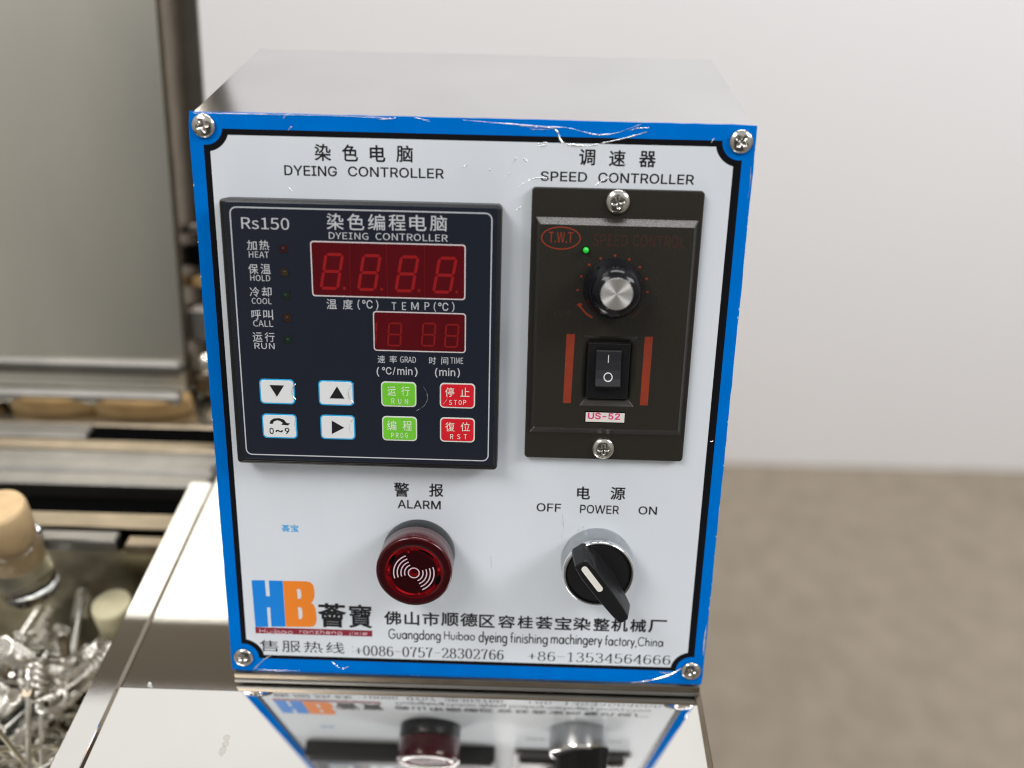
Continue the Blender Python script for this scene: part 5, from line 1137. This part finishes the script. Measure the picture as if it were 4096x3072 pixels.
m = MB()
slab(m, 41.45, 40.85, 94.0, 59.75, 1.1, 9.0, 9.05, 'display_border', 0)
slab(m, 41.88, 41.28, 93.57, 59.32, 0.8, 9.05, 9.07, 'display_red', 0)
for u in (54.6, 67.2, 80.0):
    m.face([PU(u, 41.4, 9.085), PU(u + 0.12, 41.4, 9.085), PU(u + 0.12, 59.2, 9.085), PU(u, 59.2, 9.085)], 'segment_dim')
for u, v in ((48.48, 51.05), (61.25, 51.15), (74.05, 51.25), (86.95, 51.35)):
    seven(m, u, v, 5.6, 11.6, 0.18, 1.05, 9.10, 'segment_red')
for k, (u, v) in enumerate(((52.6, 56.75), (65.3, 56.7), (78.1, 56.8), (91.0, 57.0))):
    flat_shape(m, [[(u + 0.55 * math.cos(a), v + 0.55 * math.sin(a)) for a in [2 * PI * q / 16 for q in range(16)]]], 9.10, 'segment_red' if k == 0 else 'segment_dim')
sub('display', m, meter, 'wide upper red display of four figures')
m = MB()
slab(m, 62.15, 64.35, 94.25, 78.45, 1.1, 9.0, 9.05, 'display_border', 0)
slab(m, 62.55, 64.75, 93.85, 78.05, 0.8, 9.05, 9.07, 'display_red', 0)
for u, v, s in ((60.9, 72.1, 'bc'), (69.55, 72.45, 'abcdefg'), (81.35, 72.2, 'abcdefg'), (89.35, 72.4, 'abcdefg')):
    seven(m, u, v, 4.3, 7.9, 0.07, 0.62, 9.10, 'segment_dim', s)
sub('display', m, meter, 'narrow lower red display')
for (u, v), k in zip(((32.33, 43.8), (32.32, 51.8), (32.38, 59.67), (32.46, 67.59), (32.4, 75.4)), ('red', 'amber', 'green', 'orange', 'green')):
    m = MB()
    slab(m, u - 1.55, v - 1.5, u + 1.55, v + 1.5, 0.2, 9.0, 9.03, 'lamp_frame', 0)
    slab(m, u - 1.2, v - 1.15, u + 1.2, v + 1.15, 0.2, 9.03, 9.06, 'lamp_' + k, 0)
    c = PU(u - 0.15, v - 0.05, 9.06)
    m.lathe([(0.00045, c[2]), (0.00038, c[2] + 0.0002), (0.0002, c[2] + 0.0003)], 'lamp_' + k, c=(c[0], c[1]), n=12)
    sub('indicator_lamp', m, meter)

KEYS = [((21.25, 89.75), 'key_white', 'key_cyan', 'white key with a black triangle pointing down'), ((42.2, 89.7), 'key_white', 'key_cyan', 'white key with a black triangle pointing up'),
        ((64.4, 89.5), 'key_green', 'key_border', 'green RUN key'), ((85.2, 89.45), 'key_red', 'key_border', 'red STOP key'),
        ((21.45, 102.7), 'key_white', 'key_cyan', 'white 0~9 key with a curved arrow'), ((42.35, 102.5), 'key_white', 'key_cyan', 'white key with a black triangle pointing right'),
        ((64.55, 102.35), 'key_green', 'key_border', 'green PROG key'), ((85.25, 102.25), 'key_red', 'key_border', 'red RST key')]
KC = {k[0]: k for k in BUTTON_CAPTIONS}
KS = {0: 'tri_down', 1: 'tri_up', 4: 'arrow09', 5: 'tri_right'}
for k, ((u, v), body, rim_m, lab) in enumerate(KEYS):
    m = MB()
    slab(m, u, v, u + 12.5, v + 9.25, 1.5, 9.0, 9.10, rim_m, 0.05)
    slab(m, u + 0.45, v + 0.45, u + 12.05, v + 8.8, 1.2, 9.08, 9.17, body, 0.06)
    if k in KS: flat_shape(m, [SHAPES[KS[k]]], 9.20, 'ink')
    if k in KC:
        for it in KC[k][2]: lay_text(m, it, 9.20, KC[k][1])
    sub('key', m, meter, lab)

# speed controller -------------------------------------------------------
BW = 4.7     # height of the raised block over the panel


def Q6(u, v):
    return (113.94 + (u - 113.94) * 1.0044, 3.3 + (v - 3.3) * 1.0044)


s = MB()
slab(s, 115.75, 21.75, 173.95, 119.2, 1.3, 0.0, 2.5, 'drive_plastic', 0.35)
blk = [rrect(117.3, 31.6, 172.5, 109.1, 0.4, 2.5), rrect(118.8, 33.8, 170.9, 106.4, 0.4, BW),
       rrect(135.0, 72.0, 154.4, 97.8, 0.3, BW), rrect(137.1, 74.6, 152.2, 95.4, 0.2, 2.7)]
s.rings(blk, 'drive_plastic')
for q in (((129.21, 71.35), (132.15, 71.35), (131.75, 96.6), (128.98, 96.66)), ((156.5, 71.6), (159.32, 71.5), (159.2, 96.7), (156.35, 96.68))):
    s.face([PU(*Q6(u, v), BW + 0.03) for u, v in q], 'bar_red')
for q in SHAPES['ticks']:
    flat_shape(s, [[(q[0] + 0.45 * math.cos(a), q[1] + 0.40 * math.sin(a)) for a in [2 * PI * i / 12 for i in range(12)]]], BW + 0.03, 'red_ink')
flat_shape(s, [SHAPES['arrow_low']], BW + 0.03, 'red_ink')
flat_shape(s, [SHAPES['arrow_high']], BW + 0.03, 'dull_red_ink')
for i in range(48):
    a0, a1 = 2 * PI * i / 48, 2 * PI * (i + 1) / 48
    s.face([PU(126.0 + rx * math.cos(a), 38.35 + ry * math.sin(a), BW + 0.03) for a, rx, ry in ((a0, 6.35, 3.5), (a0, 6.75, 3.9), (a1, 6.75, 3.9), (a1, 6.35, 3.5))], 'red_ink')
speed = bpart('speed_controller', s, label='tall dark olive plastic drive unit with a knob and a rocker switch')
screw((144.8, 26.0), 4.1, 2.5, speed, 2.0, 0.2)
screw((144.55, 114.7), 4.1, 2.5, speed, 2.0, 0.05)
b = MB()
b.lathe([(0.0100, 0.0047), (0.0103, 0.0055), (0.0103, 0.0078), (0.0100, 0.0086), (0.0096, 0.0120), (0.0088, 0.0150), (0.0076, 0.0172), (0.0062, 0.0182), (0.0056, 0.0184),
         (0.0054, 0.0186), (0.0052, 0.0187)], 'knob_black', c=PU(144.4, 54.75)[:2], n=64)
lines = MB()
knob = sub('dial_knob', b, speed)
b = MB()
c = PU(144.4, 54.4)[:2]
b.lathe([(0.00535, 0.0186), (0.00540, 0.0194), (0.00525, 0.0196)], 'aluminium', c=c, n=96, cap1=False)
b.lathe([(0.00525, 0.0196), (0.0025, 0.0196), (0.0003, 0.0196)], 'aluminium', c=c, n=96, smooth=False)
sub('knob_cap', b, speed, centre=(144.4, 54.4, 0))
b = MB()
c = (149.1, 53.75)
b.rings([[PU(c[0] + x, c[1] + y, z) for x, y in ((0, -0.15), (2.2, -0.75), (2.2, -0.5), (0, 0.12))] for z in (17.2, 17.9)], 'mark_white')
b = MB()
cc = PU(134.6, 42.15)
b.lathe([(0.00135, 0.0047), (0.00135, 0.0050), (0.00105, 0.0051)], 'gap_black', c=cc[:2], n=24, cap1=False)
b.lathe([(0.00105, 0.0050), (0.00100, 0.0060), (0.00075, 0.0066), (0.0004, 0.0069)], 'lit_green', c=cc[:2], n=24)
sub('indicator_lamp', b, speed, 'small lit green lamp')
b = MB()
slab(b, 137.3, 74.8, 152.05, 95.2, 0.3, 2.7, 4.2, 'switch_black', 0.2)
u0, u1 = 140.0, 148.75
pr = [(76.9, 5.2), (76.9, 6.0), (77.3, 6.2), (80.5, 6.0), (84.0, 6.4), (87.0, 7.2), (89.3, 8.2), (89.6, 8.0), (91.4, 5.2)]
for i in range(len(pr) - 1):
    a, d_ = pr[i], pr[i + 1]
    b.face([PU(u0, a[0], a[1]), PU(u1, a[0], a[1]), PU(u1, d_[0], d_[1]), PU(u0, d_[0], d_[1])], 'rocker_black' if i < 6 else 'switch_black', smooth=False)
b.face([PU(u0, v, w) for v, w in pr], 'rocker_black')
b.face([PU(u1, v, w) for v, w in reversed(pr)], 'rocker_black')
b.face([PU(144.1, 78.5, 6.18), PU(144.4, 78.5, 6.18), PU(144.42, 81.3, 6.13), PU(144.12, 81.3, 6.13)], 'mark_white')
c = (144.4, 86.3)
for i in range(32):
    a0, a1 = 2 * PI * i / 32, 2 * PI * (i + 1) / 32
    q = []
    for a, rr in ((a0, 1.25), (a0, 1.6), (a1, 1.6), (a1, 1.25)):
        v = c[1] + rr * math.sin(a)
        k = [j for j in range(len(pr) - 1) if pr[j][0] <= v <= pr[j + 1][0]][-1]
        t = (v - pr[k][0]) / max(1e-6, pr[k + 1][0] - pr[k][0])
        q.append(PU(c[0] + rr * math.cos(a), v, pr[k][1] + t * (pr[k + 1][1] - pr[k][1]) + 0.06))
    b.face(q, 'mark_white')
sub('rocker_switch', b, speed)
b = MB()
b.face([PU(*Q6(u, v), BW + 0.01) for u, v in ((136.95, 99.4), (151.45, 99.4), (151.45, 103.7), (136.95, 103.7))], 'gap_black')
b.face([PU(*Q6(u, v), BW + 0.03) for u, v in ((137.3, 99.85), (151.2, 99.85), (151.2, 103.4), (137.3, 103.4))], 'sticker')
for c_ in CAPTIONS:
    if c_[1] == 'us_label_text':
        for it in c_[4]: lay_text(b, it, BW + 0.06, c_[2])
sub('sticker', b, speed)

# captions printed on the panel and on both instruments ---------------------
for par, name, mt, w, items in CAPTIONS:
    if name == 'us_label_text': continue
    b = MB()
    ww = w + (INKW if par == 'front_panel' else 0.05)
    for it in items: lay_text(b, it, ww, mt)
    sub(name, b, {'front_panel': front, 'dyeing_controller': meter, 'speed_controller': speed}[par])
b = MB()
flat_shape(b, [SHAPES['H']], INKW, 'logo_blue')
flat_shape(b, [SHAPES['Bo'], SHAPES['Bh1'], SHAPES['Bh2']], INKW + 0.01, 'logo_orange')
flat_shape(b, [SHAPES['redbar']], INKW, 'logo_red')
sub('logo', b, front, 'blue H and orange B over a dark red bar')

# alarm ---------------------------------------------------------------------
AC = (76.25, 160.4)
ac = PU(*AC)[:2]
b = MB()
b.lathe([(0.0137, 0.0), (0.0139, 0.0005), (0.0139, 0.0060), (0.0136, 0.0066)], 'collar_black', c=ac, n=72)
alarm = bpart('alarm_buzzer', b, label='round red alarm buzzer on a black collar')
b = MB()
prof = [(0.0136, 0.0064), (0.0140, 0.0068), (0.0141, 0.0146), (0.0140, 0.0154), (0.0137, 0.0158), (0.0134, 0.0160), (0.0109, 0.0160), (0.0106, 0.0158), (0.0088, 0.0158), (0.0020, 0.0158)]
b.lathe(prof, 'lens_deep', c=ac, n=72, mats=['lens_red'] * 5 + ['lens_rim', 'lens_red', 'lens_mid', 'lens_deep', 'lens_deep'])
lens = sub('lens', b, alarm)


def crescent(mb, c, r, t, a0, a1, w, m, n=20):
    """arc that thins out to both ends"""
    for k in range(n):
        q = []
        for d_, s_ in ((0, -1), (0, 1), (1, 1), (1, -1)):
            f_ = (k + d_) / n
            a = math.radians(a0 + (a1 - a0) * f_)
            tt = t * (0.12 + 0.88 * math.sin(PI * f_) ** 0.8)
            q.append(PU(c[0] + (r + s_ * tt / 2) * math.cos(a), c[1] - (r + s_ * tt / 2) * math.sin(a), w))
        mb.face(q, m)


b = MB()  # dark sounder slots, with the lens's glow and glimmers painted in brighter red
for a0, a1, r, t, mt in ((36, 80, 9.3, 1.0, 'gap_black'), (34, 82, 10.0, 0.35, 'lens_glow'), (36, 78, 8.6, 0.4, 'lens_red'), (132, 166, 9.4, 1.5, 'gap_black'), (122, 160, 10.3, 0.35, 'lens_glow'),
                         (222, 272, 9.2, 0.8, 'lens_glow'), (205, 300, 10.0, 0.9, 'lens_red'), (326, 356, 9.5, 1.6, 'gap_black'), (300, 330, 10.1, 0.5, 'lens_red')):
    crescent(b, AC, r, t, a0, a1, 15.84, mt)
for a, r, s_, mt in ((8, 9.3, .7, 'lens_glow'), (18, 9.6, .45, 'lens_red'), (176, 9.3, .6, 'lens_glow'), (190, 9.2, .55, 'lens_red'), (100, 9.4, .6, 'lens_red'), (103, 8.4, .45, 'lens_glow'), (282, 9.0, .42, 'lens_glow')):
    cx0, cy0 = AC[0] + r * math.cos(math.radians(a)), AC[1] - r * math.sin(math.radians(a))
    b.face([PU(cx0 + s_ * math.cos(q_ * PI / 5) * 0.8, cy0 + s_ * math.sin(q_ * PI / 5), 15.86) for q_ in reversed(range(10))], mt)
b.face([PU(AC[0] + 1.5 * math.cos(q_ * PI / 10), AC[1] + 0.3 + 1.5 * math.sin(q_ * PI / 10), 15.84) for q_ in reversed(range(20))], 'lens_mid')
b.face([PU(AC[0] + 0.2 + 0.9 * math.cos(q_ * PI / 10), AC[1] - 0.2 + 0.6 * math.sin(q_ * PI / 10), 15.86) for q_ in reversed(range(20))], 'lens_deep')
sub('slots_and_glow', b, alarm)
b = MB()
EC = (AC[0] + 0.0, AC[1] + 0.3)
arc_band(b, EC, 2.0, 0.42, 0, 360, 15.88, 'emblem', 40)
for r in (3.4, 4.75, 6.1, 7.45):
    arc_band(b, EC, r, 0.42, 113, 199, 15.88, 'emblem', 20)
    arc_band(b, EC, r, 0.42, -66, 20, 15.88, 'emblem', 20)
sub('sound_wave_mark', b, alarm)

# selector switch -----------------------------------------------------------
SC = (144.6, 161.7)
sc_ = PU(*SC)[:2]
b = MB()
b.lathe([(0.0136, 0.0), (0.0137, 0.0006), (0.01345, 0.0095), (0.0133, 0.0108), (0.0129, 0.0114), (0.0124, 0.0114), (0.0121, 0.0108), (0.0120, 0.0095)], 'satin_chrome', c=sc_, n=72,
        mats=['satin_chrome', 'satin_chrome', 'chrome', 'chrome', 'chrome', 'chrome', 'chrome'], cap1=False)
sel = bpart('selector_switch', b, label='chrome ringed rotary power switch with a black lever')
b = MB()
b.lathe([(0.0120, 0.0096), (0.0119, 0.0104), (0.0112, 0.0107), (0.0008, 0.0107)], 'lever_black', c=sc_, n=64)
sub('switch_disc', b, sel)
AX = Vector((0.60, 0.80)); BX = Vector((0.80, -0.60))


def SP(s_, t_, w):
    q = Vector(SC) + AX * s_ + BX * t_
    return PU(q.x, q.y, w)


def outline(dat, w):
    right = [(s_, t_) for s_, t_ in dat]
    left = [(s_, -t_) for s_, t_ in reversed(dat)]
    return [SP(s_, t_, w) for s_, t_ in right + left]


base = [(-14.0, 2.0), (-13.4, 2.9), (-8.5, 4.7), (4, 5.0), (12, 3.7), (17.4, 2.6), (18.5, 1.4)]
mid = [(-13.9, 2.0), (-13.3, 2.9), (-8.5, 4.2), (4, 4.3), (12, 3.3), (16.8, 2.5), (17.8, 1.4)]
top = [(-13.4, 1.8), (-12.8, 2.6), (-8.0, 3.2), (4, 3.0), (11, 2.6), (14.6, 2.1), (15.5, 1.2)]
tip = [(-13.1, 1.6), (-12.5, 2.3), (-7.9, 2.9), (4, 2.7), (10.8, 2.3), (14.2, 1.8), (15.0, 1.0)]
b = MB()
b.rings([outline(base, 10.7), outline(mid, 14.0), outline(top, 22.4), outline(tip, 22.9)], 'lever_black', smooth=False)
sub('lever', b, sel)
b = MB()
cap_ = [(-11.6 + 1.15 * (1 - math.cos(a)), 1.15 * math.sin(a)) for a in [k * PI / 12 for k in range(1, 7)]] + [(0.2 - 1.15 * (1 - math.cos(a)), 1.15 * math.sin(a)) for a in [k * PI / 12 for k in range(6, 0, -1)]]
b.rings([outline(cap_, 22.85), outline(cap_, 23.05)], 'lever_mark')
sub('pointer_mark', b, sel)

# creases of the clear protective film ---------------------------------------
for par, w, wid, seq in CREASES:
    pts = [Vector(q) for q in seq]
    fine = []
    for k in range(len(pts) - 1):
        a = pts[max(k - 1, 0)]; b0 = pts[k]; c0 = pts[k + 1]; e = pts[min(k + 2, len(pts) - 1)]
        for q in range(5):
            t = q / 5
            fine.append(0.5 * ((2 * b0) + (c0 - a) * t + (2 * a - 5 * b0 + 4 * c0 - e) * t * t + (3 * b0 - a - 3 * c0 + e) * t ** 3))
    fine.append(pts[-1])
    n = len(fine)
    b = MB()
    ww = w + (0.06 if par == 'front_panel' else 0.02)
    rows, amp = [], 1.0
    for k, q in enumerate(fine):
        t = fine[min(k + 1, n - 1)] - fine[max(k - 1, 0)]
        t.normalize()
        nn = Vector((-t.y, t.x))
        amp = 0.55 * amp + 0.45 * random.choice((0.05, 0.5, 1.0, 2.2))
        hw = wid * amp * (0.25 + 0.75 * math.sin(PI * (k + 0.3) / (n - 0.4)) ** 0.7) * random.uniform(0.7, 1.3)
        rows.append([PU(q.x + nn.x * hw * f_, q.y + nn.y * hw * f_, ww + hw * g_) for f_, g_ in ((-1, 0), (-0.45, 0.8), (0.15, 1.0), (1, 0))])
    b.rings(rows, 'film', smooth=True, closed=False, cap1=False)
    sub('film_crease', b, front if par == 'front_panel' else meter)
